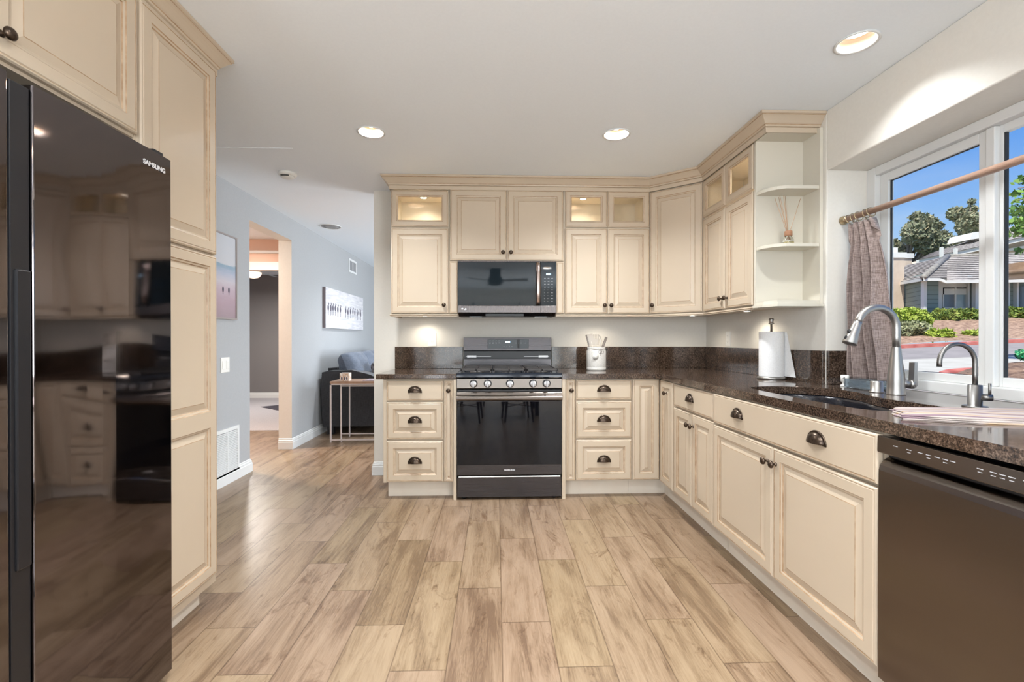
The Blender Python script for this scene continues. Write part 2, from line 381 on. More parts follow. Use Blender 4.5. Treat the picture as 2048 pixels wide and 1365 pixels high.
# ------------------------------------------------------------------ main planes
YW = 4.0; XR = 1.84; XL = -2.17; HC = 2.44
YB = 3.38; XF = 1.213            # base cabinet box faces
# floor
f = B('floor', M['floor'], None, (-4.6, 2.14, -4.6, 5.98, -.1, 0), (-2.17, 2.14, 5.98, 8.6, -.1, 0)); struct(f)
c = B('floor_bedroom', M['carpet'], None, (-6.2, -2.30, 5.98, 9.4, -.1, .006)); c.name = 'floor_carpet'; struct(c)
# ceiling with holes for the cans
CANS = [(-.770, 2.870), (.745, 2.850), (1.545, 1.935), (-.30, .9), (.75, .6), (-.9, -1.0), (.9, -1.0), (-.9, -2.8), (.9, -2.8), (-1.0, 6.2)]
me = fill_holes([(-6.3, -4.7), (2.16, -4.7), (2.16, 9.5), (-6.3, 9.5)], [circle(x, y, .072) for x, y in CANS], HC, HC + .16)
me.materials.append(M['ceiling']); o = bpy.data.objects.new('ceiling', me); COL.objects.link(o); struct(o)
# walls
struct(B('wall_back', M['wall'], None, (-1.05, 2.14, YW, YW+.12, 0, HC)))
b = MB()
b.box(XR, 2.14, 2.516, YW, 0, HC); b.box(XR, 2.14, .40, 2.516, 2.107, HC); b.box(XR, 2.14, .40, 2.516, 0, .872); b.box(XR, 2.14, -1.4, .40, 0, HC); b.box(XR, 2.14, -4.6, -3.6, 0, HC); b.box(XR, 2.14, -3.6, -1.4, 0, .9); b.box(XR, 2.14, -3.6, -1.4, 2.1, HC)  # unseen rear opening added to let the right fill lamp in
struct(b.build('wall_right', M['wall'], None, bevel=.006))
YD0, YD1, ZD = 4.14, 4.973, 2.215
b = MB(); xo = XL - .137
b.box(xo, XL, -1.4, YD0, 0, HC); b.box(xo, XL, -4.6, -3.6, 0, HC); b.box(xo, XL, -3.6, -1.4, 0, .9); b.box(xo, XL, -3.6, -1.4, 2.1, HC); b.box(xo, XL, YD0, YD1, ZD, HC); b.box(xo, XL, YD1, 8.6, 0, HC)  # rear opening here is likewise added for the left fill lamp
o = b.build('wall_left', [M['bluewall'], M['wall']], None); struct(o)
for p in o.data.polygons:                      # the reveals of the opening are painted beige
    cc = p.center
    if YD0 - .001 <= cc.y <= YD1 + .001 and abs(p.normal.x) < .5 and cc.z < 2.3: p.material_index = 1
struct(B('wall_living_far', M['bluewall'], None, (-2.4, 2.14, 8.45, 8.6, 0, HC)))
struct(B('wall_living_right', M['bluewall'], None, (2.04, 2.14, 4.12, 5.0, 0, HC), (2.04, 2.14, 8.1, 8.6, 0, HC), (2.04, 2.14, 5.0, 8.1, 0, .3), (2.04, 2.14, 5.0, 8.1, 2.25, HC)))
# dining end behind the camera, with a wide glazed patio door
struct(B('wall_front', M['wall'], None, (-2.4, -1.75, -4.7, -4.55, 0, HC), (1.75, 2.2, -4.7, -4.55, 0, HC), (-1.75, 1.75, -4.7, -4.55, 2.1, HC)))
# hall and bedroom beyond the opening
struct(B('wall_hall', M['peach'], None, (-2.98+.0, XL-.137, 5.98, 6.08, 2.05, HC), (-6.2, -4.2, 5.98, 6.08, 0, HC), (-4.2, -2.98, 5.98, 6.08, 2.05, HC), (-2.55, XL-.137, 5.98, 6.08, 0, 2.05)))
struct(B('wall_hall_left', M['peach'], None, (-4.7, -4.6, 3.0, 5.98, 0, HC), (-4.7, -2.3, 2.9, 3.0, 0, HC)))
struct(B('wall_bedroom', M['greywall'], None, (-6.2, -2.1, 9.28, 9.4, 0, HC), (-6.3, -6.2, 5.98, 9.4, 0, HC)))
struct(B('trim_1', M['trim'], None, (-4.2, -2.5, 5.955, 5.98, 2.04, 2.15), bevel=.004))
struct(B('trim_2', M['trim'], None, (-4.55, -2.32, 5.945, 5.98, 2.255, 2.29), bevel=.004))
# baseboards
BBP = [(0, 0), (.016, 0), (.016, .072), (.012, .078), (.012, .092), (.006, .098), (.006, .108), (0, .114)]
def baseboard(name, path):
    b = MB(); b.sweep(path, BBP); struct(b.build(name, M['trim'], None))
baseboard('baseboard_left', [(XL, 2.2), (XL, YD0), (xo, YD0)])
baseboard('baseboard_living', [(xo, YD1), (XL, YD1), (XL, 8.45)])
baseboard('baseboard_back', [(-.84, YW), (-1.05, YW), (-1.05, YW+.12)][::-1] if False else [(-1.05, YW+.12), (-1.05, YW), (-.82, YW)])
baseboard('baseboard_bedroom', [(-6.2, 9.28), (-2.3, 9.28)])

# ------------------------------------------------------------------ doors, drawer fronts, hardware
def rings(b, x0, x1, z0, z1, spec, close=True):
    """concentric rectangles; spec: (inset, y, material of the strip that leads here)"""
    n = len(spec); vs = []
    for ins, y, mi in spec: vs += [(x0+ins, y, z0+ins), (x1-ins, y, z0+ins), (x1-ins, y, z1-ins), (x0+ins, y, z1-ins)]
    o = len(b.v); b.add(vs, [])
    for j in range(1, n):
        for i in range(4):
            b.f.append([o+(j-1)*4+i, o+(j-1)*4+(i+1) % 4, o+j*4+(i+1) % 4, o+j*4+i]); b.m.append(spec[j][2]); b.sm.append(False)
    if close: b.f.append([o+(n-1)*4+i for i in range(4)]); b.m.append(0); b.sm.append(False)
T = .020
EDGE = [(0, 0, 0), (0, -T+.006, 0), (.004, -T+.001, 0), (.0075, -T+.0005, 0), (.0100, -T+.0022, 1), (.0125, -T, 0)]
def panel_spec(s=1.0, lead=0.0):
    fr = .048*s
    return [(lead, -T, 0), (fr-.0125, -T, 0), (fr-.0095, -T+.0035, 1), (fr-.003, -T+.0055, 0), (fr-.0002, -T+.0095, 1), (fr+.004*s, -T+.0095, 0),
            (fr+.026*s, -T+.0028, 0), (fr+.0285*s, -T+.0022, 1)]
def door_mesh(w, h, style='raised', split=None):
    b = MB()
    rings(b, 0, w, 0, h, EDGE, close=(style == 'slab'))
    b.f.append([0, 3, 2, 1]); b.m.append(0); b.sm.append(False)
    e = .0125
    if style == 'raised':
        s = min(1.0, min(w, h)/.17)
        regs = [(0, h)] if split is None else [(0, split), (split, h)]
        for k, (a, c) in enumerate(regs):
            za = e if k == 0 else a; zc = h-e if k == len(regs)-1 else c
            sp_ = panel_spec(s); sp_ = [(0.0, -T, 0)] + [(max(i, 0), y, m) for i, y, m in sp_[1:]]
            rings(b, e, w-e, za, zc, sp_)
    elif style == 'glass':
        fr = .040
        rings(b, e, w-e, e, h-e, [(0, -T, 0), (fr-.0125, -T, 0), (fr-.0095, -T+.003, 1), (fr-.003, -T+.005, 0), (fr, -T+.008, 1), (fr, -.001, 0)], close=False)
        rings(b, 0, w, 0, h, [(0, 0, 0), (fr+e, 0, 0)], close=False)
        b.f.remove([0, 3, 2, 1]); b.m.pop(0); b.sm.pop(0)
    return b
def door_obj(name, w, h, parent, x, z, y=0.0, style='raised', split=None):
    b = door_mesh(w, h, style, split)
    o = b.build(name, [M['cream'], M['glaze']], parent, loc=(x, y, z))
    if style == 'glass':
        B('glass_pane', M['cabglass'], o, (.046, w-.046, -.009, -.006, .046, h-.046))
    return o
def knob(parent, x, z, y=-T):
    b = MB(); b.lathe([(0.0088, 0), (.0088, -.002), (.0045, -.005), (.0045, -.013), (.010, -.016), (.0155, -.020), (.0165, -.024), (.0135, -.029), (.007, -.0325), (0.0001, -.0335)], (0, 0, 0), 'y', 20)
    return b.build('knob', M['bronze'], parent, loc=(x, y, z))
def cup_pull(parent, x, z, y=-T):
    b = MB(); a, h, c = .0445, .040, .026
    def fn(u, v):
        t = PI*u; p = PI/2*v
        # v = 0 at the wall rim, v = 1 at the front lip centre bottom
        rr = math.cos(p)
        return (a*math.cos(t)*(rr*.78+.22*(1-v)), -c*math.sin(p)**.8, h*math.sin(t)*(rr*.9+.1*(1-v)) + .0)
    b.grid(fn, 24, 8)
    # rim flange hugging the front
    path = [((a+.003)*math.cos(PI*i/24), -.0015, (h+.003)*math.sin(PI*i/24)) for i in range(25)]
    b.tube(path, .0032, 8)
    b.box(-a-.006, -a+.010, -.003, 0, -.004, .006); b.box(a-.010, a+.006, -.003, 0, -.004, .006)
    o = b.build('cup_pull', M['bronze'], parent, loc=(x, y, z-.018), solid=.0022)
    return o
def carcass(name, parent, x0, x1, d, z0, z1, toe=True, hollow=None, m=None):
    """local: face at y=0, depth +y"""
    b = MB(); b.box(x0, x1, 0, d, z0, z1)
    return b.build(name, m or M['cream'], parent)
ZB = .125; ZT = .874
def base_root(label, loc, rz): return thing('base_cabinet', label, 'cabinet', loc, rz)

# ---- back run, left of the range
r = base_root('three-drawer cream base cabinet left of the range, under the short granite counter', (-.814, YB, 0), 0)
b = MB(); b.box(0, .502, 0, .60, ZB, ZT); b.build('carcass', M['cream'], r)
B('toe_kick', M['toe'], r, (.012, .502, .075, .09, 0, ZB))
B('side_panel', M['cream'], r, (-.004, .020, -.012, 0, ZB, ZT), bevel=.002)
for z0, z1, st in ((.132, .419, 'raised'), (.440, .701, 'raised'), (.720, .866, 'slab')):
    z1 = z1+.008 if st == 'raised' else z1
    d = door_obj('drawer_front', .406, z1-z0, r, .021, z0, style=st); cup_pull(d, .203, (z1-z0)/2+.006)
d = door_obj('door', .066, .738, r, .434, .130); knob(d, .033, .664)
o = B('filler_panel', M['cream'], None, (-.311, -.2885, YB-.03, YW-.01, 0, ZT)); tag(o, 'narrow cream upright panel on the left side of the range, reaching the floor', 'panel')
o = B('filler_panel', M['cream'], None, (.4785, .503, YB-.03, YW-.01, 0, ZT)); tag(o, 'narrow cream upright panel on the right side of the range, reaching the floor', 'panel')
# ---- back run, right of the range
r = base_root('three-drawer cream base cabinet right of the range, under the white crock', (.504, YB, 0), 0)
B('carcass', M['cream'], r, (0, .492, 0, .60, ZB, ZT)); B('toe_kick', M['toe'], r, (0, .492, .075, .09, 0, ZB))
d = door_obj('door', .072, .745, r, .004, .128); knob(d, .038, .664)
for z0, z1, st in ((.132, .427, 'raised'), (.440, .709, 'raised'), (.723, .868, 'slab')):
    d = door_obj('drawer_front', .410, z1-z0, r, .079, z0, style=st); cup_pull(d, .205, (z1-z0)/2+.006)
r = base_root('corner cream base cabinet with one tall narrow raised door and no knob', (.998, YB, 0), 0)
B('carcass', M['cream'], r, (0, .212, 0, .60, ZB, ZT)); B('toe_kick', M['toe'], r, (-.001, .276, .075, .09, 0, ZB))
door_obj('door', .198, .742, r, .006, .130)
# ---- right run (faces -X); local x runs toward the camera
RZR = -PI/2
r = base_root('narrow cream base cabinet with single knob next to the inner corner', (XF, 3.345, 0), RZR)
B('carcass', M['cream'], r, (0, .265, 0, .60, ZB, ZT)); d = door_obj('door', .235, .740, r, .012, .130); knob(d, .136, .656)
B('toe_kick', M['toe'], r, (-.108, .265, .060, .075, 0, ZB))
r = base_root('cream base cabinet with one drawer above two narrow doors, left of the sink cabinet', (XF, 3.080, 0), RZR)
B('carcass', M['cream'], r, (0, .582, 0, .60, ZB, ZT)); B('toe_kick', M['toe'], r, (0, .582, .060, .075, 0, ZB))
d = door_obj('drawer_front', .568, .148, r, .007, .718, style='slab'); cup_pull(d, .265, .082)
d = door_obj('door', .281, .572, r, .007, .135); knob(d, .256, .500)
d = door_obj('door', .281, .572, r, .294, .135); knob(d, .025, .500)
r = base_root('wide cream sink cabinet, two big doors under a long front with two cup pulls', (XF, 2.492, 0), RZR)
B('carcass', M['cream'], r, (0, 1.092, 0, .05, ZB, ZT), (0, 1.092, .05, .60, ZB, .66)); B('toe_kick', M['toe'], r, (0, 1.092, .060, .075, 0, ZB))
d = door_obj('drawer_front', 1.088, .158, r, .002, .710, y=-.006, style='slab'); cup_pull(d, .255, .088); cup_pull(d, .818, .088)
d = door_obj('door', .540, .560, r, .003, .138, y=-.006); knob(d, .508, .495)
d = door_obj('door', .540, .560, r, .548, .138, y=-.006); knob(d, .022, .495)

# ------------------------------------------------------------------ counter with sink cut-out
def smooth_loop(P, n=6):
    out = []; k = len(P)
    for i in range(k):
        p0, p1, p2, p3 = [Vector(P[(i+j-1) % k]) for j in range(4)]
        for q in range(n):
            t = q/n
            v = .5*((2*p1) + (p2-p0)*t + (2*p0-5*p1+4*p2-p3)*t*t + (-p0+3*p1-3*p2+p3)*t**3); out.append((v.x, v.y))
    return out
SINK = [(1.300, 2.30), (1.345, 2.385), (1.44, 2.415), (1.54, 2.405), (1.645, 2.35), (1.705, 2.24), (1.70, 2.10), (1.655, 1.98), (1.640, 1.86), (1.650, 1.75), (1.655, 1.66),
        (1.62, 1.585), (1.52, 1.555), (1.40, 1.560), (1.325, 1.60), (1.297, 1.70), (1.290, 1.90), (1.290, 2.12)]
sink_loop = smooth_loop(SINK, 4)
XC = 1.180
outer = [(.506, 3.345), (XC-.02, 3.345), (XC+.004, 3.30), (XC+.006, 2.6), (XC+.010, 2.2), (XC+.014, 1.4), (XC+.016, .42), (2.066, .42), (2.066, 2.513), (XR-.001, 2.513), (XR-.001, YW-.001), (.478, YW-.001), (.478, 3.345)]
me = fill_holes(outer, [sink_loop], .876, .914); me.materials.append(M['granite'])
ct = bpy.data.objects.new('countertop', me); COL.objects.link(ct)
q = ct.modifiers.new('bevel', 'BEVEL'); q.width = .007; q.segments = 3; q.limit_method = 'ANGLE'; q.angle_limit = math.radians(40)
tag(ct, 'L-shaped polished brown granite countertop around the corner and the sink', 'countertop')
b = MB(); b.box(.479, XR-.021, YW-.021, YW-.001, .914, 1.101); b.box(XR-.021, XR-.001, 2.52, YW-.001, .914, 1.101); b.box(XR-.001, 2.06, 2.496, 2.5155, .914, 1.101)
b.build('backsplash', M['granite'], ct, bevel=.002)
o = B('countertop', M['granite'], None, (-.868, -.290, 3.345, YW-.001, .876, .914), bevel=.007, seg=3)
tag(o, 'short polished brown granite countertop left of the range', 'countertop')
B('backsplash', M['granite'], o, (-.868, -.288, YW-.021, YW-.001, .914, 1.101), bevel=.002)
# sink bowl
b = MB(); cx = sum(p[0] for p in sink_loop)/len(sink_loop); cy = sum(p[1] for p in sink_loop)/len(sink_loop); n = len(sink_loop); vs = []
prof = [(1.03, .8755), (1.012, .8755), (.995, .86), (.975, .75), (.94, .715), (.85, .700), (.0, .695)]
for s_, z in prof:
    vs += [(cx+(x-cx)*s_, cy+(y-cy)*s_, z) for x, y in sink_loop]
b.add(vs, [(j*n+i, j*n+(i+1) % n, (j+1)*n+(i+1) % n, (j+1)*n+i) for j in range(len(prof)-1) for i in range(n)], 0, True)
sk = b.build('sink', M['sink'], None); tag(sk, 'black undermount double-bowl sink set in the granite counter below the window', 'sink')
b = MB(); b.grid(lambda u, v: (1.335+.31*u, 1.93+(v-.5)*.06*(1.0), .715+.13*math.sin(PI*min(1, max(0, v)))**.6 + 0.012*abs(u-.5)), 10, 10); b.build('bowl_divider', M['sink'], sk)
for y in (2.18, 1.74):
    b = MB(); b.lathe([(.0001, .7045), (.028, .703), (.042, .7065), (.043, .7015)], (1.49, y, 0), 'z', 24); b.build('drain', M['chrome'], sk)
for y in (2.385,):
    b = MB(); b.lathe([(.0001, -.004), (.014, -.004), (.015, 0)], (1.50, y, .83), 'y', 16); b.build('overflow_ring', M['chrome'], sk)

# ------------------------------------------------------------------ upper cabinets
ZU0, ZU1 = 1.365, 2.345; ZS = 2.043
YU = 3.66
def hollow_box(b, x0, x1, d, z0, z1, t=.018, back=.008, mi=0):
    b.box(x0, x0+t, 0, d, z0, z1, mi); b.box(x1-t, x1, 0, d, z0, z1, mi); b.box(x0+t, x1-t, 0, d, z0, z0+t, mi)
    b.box(x0+t, x1-t, 0, d, z1-t, z1, mi); b.box(x0+t, x1-t, d-back, d, z0+t, z1-t, mi)
def upper_root(label, loc, rz=0): return thing('wall_cabinet', label, 'cabinet', loc, rz)
def glazed(r, w, d):
    b = MB(); b.box(0, w, 0, d, ZU0, ZS); b.build('carcass', M['cream'], r)
    b = MB(); hollow_box(b, 0, w, d, ZS, 2.36); b.build('display_box', M['box_in'], r)
def puck(parent_loc, label, group, power, up=False):
    x, y, z = parent_loc
    t = thing('puck_light', label, 'light', (x, y, z), 0, group)
    b = MB(); b.lathe([(.030, 0), (.033, -.003), (.033, -.010), (.026, -.012), (.0255, -.010)], (0, 0, 0), 'z', 24, cap=False); b.build('ring', M['chrome'], t)
    b = MB(); b.lathe([(.0001, -.0105), (.0255, -.0105), (.0256, -.009)], (0, 0, 0), 'z', 24); b.build('lens', M['puck'], t)
    spot('puck_lamp', (0, 0, -.016), (0, 0, -1), power, (1, .90, .76), math.radians(150), .8, .02, t)
    return t
G_UC = 'puck lights under the wall cabinets'; G_IN = 'puck lights inside the glazed cabinets'
# left of the microwave
r = upper_root('cream wall cabinet left of the microwave, lit glass door above one solid door', (-.828, YU, 0))
w = .458; glazed(r, w, .338)
d = door_obj('glass_door', .445, 2.334-2.048, r, .006, 2.048, style='glass')
d = door_obj('door', .445, 2.036-1.368, r, .006, 1.368); knob(d, .412, .066)
# over the microwave
r = upper_root('cream wall cabinet with two short doors above the microwave', (-.368, YU, 0))
B('carcass', M['cream'], r, (0, .902, 0, .338, 1.780, 2.36))
d = door_obj('door', .445, .558, r, .004, 1.784); knob(d, .416, .064)
d = door_obj('door', .445, .558, r, .452, 1.784); knob(d, .030, .064)
o = B('filler_panel', M['cream'], None, (-.369, -.303, YU+.0, YU+.33, 1.366, 1.779)); tag(o, 'cream filler strip left of the microwave', 'panel')
door_obj('face_strip', .064, .410, o, -.368, 1.368, y=YU, style='slab')
o = B('filler_panel', M['cream'], None, (.472, .534, YU+.0, YU+.33, 1.366, 1.779)); tag(o, 'cream filler strip right of the microwave', 'panel')
door_obj('face_strip', .060, .410, o, .473, 1.368, y=YU, style='slab')
# right of the microwave
r = upper_root('cream wall cabinet right of the microwave, two glass doors above two solid doors', (.5355, YU, 0))
w = .688; glazed(r, w, .338)
for i in (0, 1):
    d = door_obj('glass_door', .337, 2.344-2.054, r, .008+i*.340, 2.054, style='glass')
    d = door_obj('door', .337, 2.046-1.368, r, .008+i*.340, 1.368); knob(d, .312 if i == 0 else .024, .066)
# diagonal corner
P0 = Vector((1.2255, 3.66)); P1 = Vector((1.549, 3.391)); ang = math.atan2(P1.y-P0.y, P1.x-P0.x); Ld = (P1-P0).length
r = upper_root('diagonal corner cream wall cabinet with one tall solid door', (P0.x, P0.y, 0), ang)
b = MB(); b.prism([(1.2255, 3.66), (1.549, 3.391), (1.838, 3.391), (1.838, 3.998), (1.2255, 3.998)], 'z', ZU0, 2.36)
o = b.build('carcass', M['cream'], r); o.matrix_parent_inverse = Matrix.Identity(4)
o.data.transform(Matrix.Rotation(-ang, 4, 'Z') @ Matrix.Translation((-P0.x, -P0.y, 0)))
d = door_obj('door', Ld-.020, 2.335-1.372, r, .010, 1.370); knob(d, .026, .064)
# right wall cabinet
r = upper_root('cream wall cabinet on the right wall, two lit glass doors above two tall doors', (1.549, 3.389, 0), RZR)
w = .680; glazed(r, w, .289)
for i in (0, 1):
    d = door_obj('glass_door', .326, 2.335-2.066, r, .010+i*.336, 2.066, style='glass')
    d = door_obj('door', .326, 2.052-1.372, r, .010+i*.336, 1.372); knob(d, .298 if i == 0 else .028, .068)
# open end shelf
r = thing('end_shelf', 'open cream corner shelf unit at the window end of the wall cabinets', 'shelf', (1.549, 2.708, 0))
B('back_panel', M['cream_in'], r, (-.012, .272, -.018, -.0005, 1.365, 2.36)); B('side_panel', M['cream_in'], r, (.272, .290, -.165, -.0005, 1.365, 2.36), bevel=.0015)
B('top_board', M['cream_in'], r, (-.012, .272, -.13, -.018, 2.338, 2.36))
def shelfpoly(x0=-.010, clip=.10):
    pts = [(x0, -.019)]
    for i in range(9):
        t = i/8; a = PI/2*t
        pts.append((x0 + clip*1.15*(1-math.cos(a)), -.035 - .125*math.sin(a)))
    return pts + [(.2715, -.160), (.2715, -.019)]
for i, z in enumerate((1.699, 2.024)):
    b = MB(); b.prism(shelfpoly(), 'z', z-.009, z+.009); b.build('shelf', M['cream_in'], r, bevel=.0015)
b = MB(); b.prism([(-.012, -.019), (-.012, -.10), (.030, -.165), (.2715, -.165), (.2715, -.019)], 'z', 1.365, 1.385); b.build('bottom_board', M['cream_in'], r, bevel=.0015)
b = MB(); b.prism([(-.022, 0), (-.022, -.10), (.022, -.175), (.289, -.175), (.289, 0)], 'z', 1.350, 1.3645); b.build('base_moulding', M['cream_in'], r, bevel=.002)
# crown moulding along the run
CP = [(0, 2.338), (.006, 2.338), (.007, 2.366), (.004, 2.369), (.012, 2.372), (.014, 2.379), (.016, 2.383), (.022, 2.388), (.030, 2.398), (.040, 2.409), (.048, 2.416), (.053, 2.419), (.053, 2.423), (.060, 2.426), (.060, 2.4385), (0, 2.4385)]
CM = [0, 0, 1, 0, 0, 1, 0, 0, 0, 0, 0, 1, 0, 0, 0]
b = MB(); b.sweep([(-.832, YW-.001), (-.832, YU-.018), (1.219, YU-.018), (1.531, 3.383), (1.531, 2.575), (XR-.001, 2.575)][::1], CP, CM)
o = b.build('crown_moulding', [M['cream'], M['glaze']], None); tag(o, 'stepped cream crown moulding above the wall cabinets, up to the ceiling', 'moulding')
LP = [(0, 1.366), (-.002, 1.366), (.006, 1.362), (.008, 1.355), (.004, 1.352), (.004, 1.346), (-.014, 1.346), (-.014, 1.366)]
def lrail(path, label):
    b = MB(); b.sweep(path, [(q[0]-.0, q[1]-.0015) for q in LP], [0, 0, 0, 1, 0, 0, 0]); o = b.build('light_rail', [M['cream'], M['glaze']], None); tag(o, label, 'moulding')
lrail([(-.828, YW-.002), (-.828, YU-.010), (-.304, YU-.010)], 'cream moulding strip under the wall cabinet left of the microwave')
lrail([(.474, YU-.010), (1.222, YU-.010), (1.541, 3.385), (1.541, 2.712)], 'cream moulding strip under the wall cabinets right of the microwave and round the corner')
for (x, y), lb in zip([(-.594, 3.86), (.854, 3.80), (1.573, 3.66), (1.70, 3.08)], ['left of the microwave, above the wall outlet', 'above the white crock', 'under the diagonal corner cabinet', 'nearest the open end shelf']):
    puck((x, y, ZU0-.0005), 'small lit puck light under the wall cabinet ' + lb, G_UC, PUCK)
for (x, y), lb in zip([(-.600, 3.83), (.72, 3.82), (1.68, 2.92)], ['left of the microwave', 'right of the microwave', 'on the right wall']):
    puck((x, y, 2.3415), 'small lit puck light inside the glazed top of the cabinet ' + lb, G_IN, CABPUCK)

# ------------------------------------------------------------------ tall left side: pantry, fridge, cabinet above
RZL = PI/2    # faces +X; local x -> +Y
r = thing('pantry_cabinet', 'tall cream pantry cabinet right of the refrigerator', 'cabinet', (-1.255, 1.645, 0), RZL)
B('carcass', M['cream'], r, (0, .458, 0, .62, .085, 2.40)); B('toe_kick', M['toe'], r, (0, .425, .05, .60, 0, .085))
d = door_obj('door', .434, 2.350-1.539, r, .008, 1.539); d = door_obj('door', .434, 1.528-.130, r, .008, .130, split=.688)
r = thing('overfridge_cabinet', 'cream cabinet with two doors above the refrigerator', 'cabinet', (-1.255, .715, 0), RZL)
B('carcass', M['cream'], r, (0, .928, 0, .62, 1.862, 2.40))
d = door_obj('door', .472, 2.345-1.872, r, .452, 1.872); knob(d, .030, .056)
d = door_obj('door', .440, 2.345-1.872, r, .006, 1.872); knob(d, .408, .056)
CPL = [(a*.9, z) for a, z in CP]
b = MB(); b.sweep([(-1.252, .70), (-1.252, 2.106), (-1.88, 2.106)], CPL, CM)
# outward side must face +X / +Y: reverse travel handles it
o = b.build('crown_moulding', [M['cream'], M['glaze']], None); tag(o, 'stepped cream crown moulding above the pantry and refrigerator', 'moulding')
# fridge
r = thing('refrigerator', 'black stainless side-by-side refrigerator at the left edge', 'refrigerator', (-1.1175, .715, 0), RZL)
B('body', M['black'], r, (.01, .915, .075, .84, .03, 1.745), bevel=.004)
def fdoor(x0, x1):
    # slightly bowed door slab, black handle recess on the inner edge
    b = MB(); n_ = 10
    pts = [(x0+(x1-x0)*i/n_, -.004*math.sin(PI*i/n_)) for i in range(n_+1)]
    poly = pts + [(x1, .068), (x0, .068)]
    b.prism(poly, 'z', .03, 1.778, 0)
    return b.build('door', M['fridge'], r, bevel=.004, seg=3)
d1 = fdoor(.438, .913); d2 = fdoor(.004, .382)
for (a, c), p in (((.390, .4375), d1), ((.3825, .3875), d2)):
    B('door_edge', M['black'], p, (a, c, .012 if a < .389 and a > .3835 else .006, .068, .03, 1.768), bevel=.003)
B('handle_recess', M['black'], d1, (.400, .436, .001, .020, .62, 1.33), bevel=.004)
for _x in (.86, .01): B('hinge_cover', M['black'], r, (_x, _x+.045, .02, .12, 1.779, 1.80), bevel=.003)
for x in (.05, .87):
    b = MB(); b.lathe([(.02, 0), (.022, .01), (.015, .03)], (x, .12, 0), 'z', 16); b.build('foot', M['black'], r)
text('brand_lettering', 'SAMSUNG', .021, (.782, -.0045, 1.722), (PI/2, 0, 0), M['logo'], d1, sx=1.0, bold=.0006)
# ------------------------------------------------------------------ dishwasher
r = thing('dishwasher', 'stainless dishwasher under the counter at the right edge', 'dishwasher', (1.190, 1.397, 0), RZR)
B('tub', M['black'], r, (.003, .597, .03, .60, .10, .866)); B('toe_kick', M['black'], r, (.003, .597, .06, .08, 0, .10))
b = MB(); b.prism([(.030, .114), (-.004, .114), (-.006, .40), (-.004, .760), (.0, .7755), (.012, .790), (.030, .800)], 'x', .004, .596); d = b.build('door', M['dwsteel'], r, bevel=.002)
b = MB(); b.prism([(.030, .812), (-.004, .814), (-.007, .818), (-.006, .866), (.030, .866)], 'x', .002, .598); pnl = b.build('control_panel', M['dwsteel'], r, bevel=.002)
for i, xx in enumerate([.06, .105, .14, .165, .19, .212, .232, .30, .33, .35, .37, .40, .43, .455]):
    b = MB(); b.box(xx, xx+.014, -.0078, -.0065, .846, .8478)
    if i % 2 or i > 6: b.box(xx+.002, xx+.012, -.0078, -.0065, .838, .8395)
    b.build('button_print', M['marks'], pnl)


# ------------------------------------------------------------------ range
RX = .095; RY = 3.345
r = thing('gas_range', 'black stainless gas range between the base cabinets', 'range', (RX, RY, 0))
hw = .3795
B('body', M['black'], r, (-hw+.003, hw-.003, .03, .635, .03, .880))
b = MB(); b.prism([(-hw, 0), (-hw+.01, -.0), (hw-.01, 0), (hw, 0), (hw, .02), (-hw, .02)], 'z', .022, .163); b.v = [(x, y-.0, z) for x, y, z in b.v]; dr = b.build('drawer', M['steel'], r, bevel=.003)
b = MB(); b.prism([(.020, .160), (-.004, .162), (-.010, .168), (-.006, .176), (.020, .178)], 'x', -hw+.012, hw-.012); b.build('drawer_pull', M['chrome'], dr, bevel=.001)
od = B('oven_door', M['steel'], r, (-hw, hw, -.012, .03, .182, .788), bevel=.004)
B('oven_glass', M['blackglass'], od, (-hw+.002, hw-.002, -.0155, -.011, .258, .716), bevel=.001)
text('brand_lettering', 'SAMSUNG', .017, (.0, -.0125, .214), (PI/2, 0, 0), M['logo'], od, align='CENTER', bold=.0004)
b = MB(); b.prism([(-.012, .716), (-.020, .722), (-.048, .728), (-.058, .742), (-.058, .756), (-.050, .762), (-.030, .764), (-.026, .778), (-.018, .786), (-.012, .786)], 'x', -hw+.001, hw-.001)
b.build('oven_handle', M['dwsteel'], od, bevel=.003)  # handle and panel in lighter steel, reflected light put into the base colour
b = MB(); b.prism([(.03, .800), (-.006, .804), (-.012, .812), (-.002, .880), (.03, .882)], 'x', -hw, hw); cp_ = b.build('control_panel', M['dwsteel'], r, bevel=.002)
B('seam_strip', M['black'], r, (-hw+.004, hw-.004, -.002, .03, .789, .799))
for x in (-.260, -.158, .003, .170, .268):
    b = MB(); b.lathe([(.027, .003), (.029, -.004), (.0265, -.010)], (x, -.008, .845), 'y', 28, 1)
    b.lathe([(.0235, -.010), (.0235, -.026), (.0215, -.030), (.0001, -.030)], (x, -.008, .845), 'y', 28, 0)
    b.box(x-.0055, x+.0055, -.048, -.036, .822, .868, 0); b.box(x-.006, x+.006, -.0495, -.030, .866, .871, 1)
    b.build('knob', [M['knobmetal'], M['black']], cp_, bevel=.0008)
# cooktop with soft rolled front
b = MB(); b.prism([(-.010, .884), (-.016, .892), (-.016, .905), (-.010, .915), (.004, .920), (.10, .918), (.58, .918), (.58, .884)], 'x', -hw-.001, hw+.001); b.build('cooktop', M['enamel'], r, bevel=.004, seg=3)
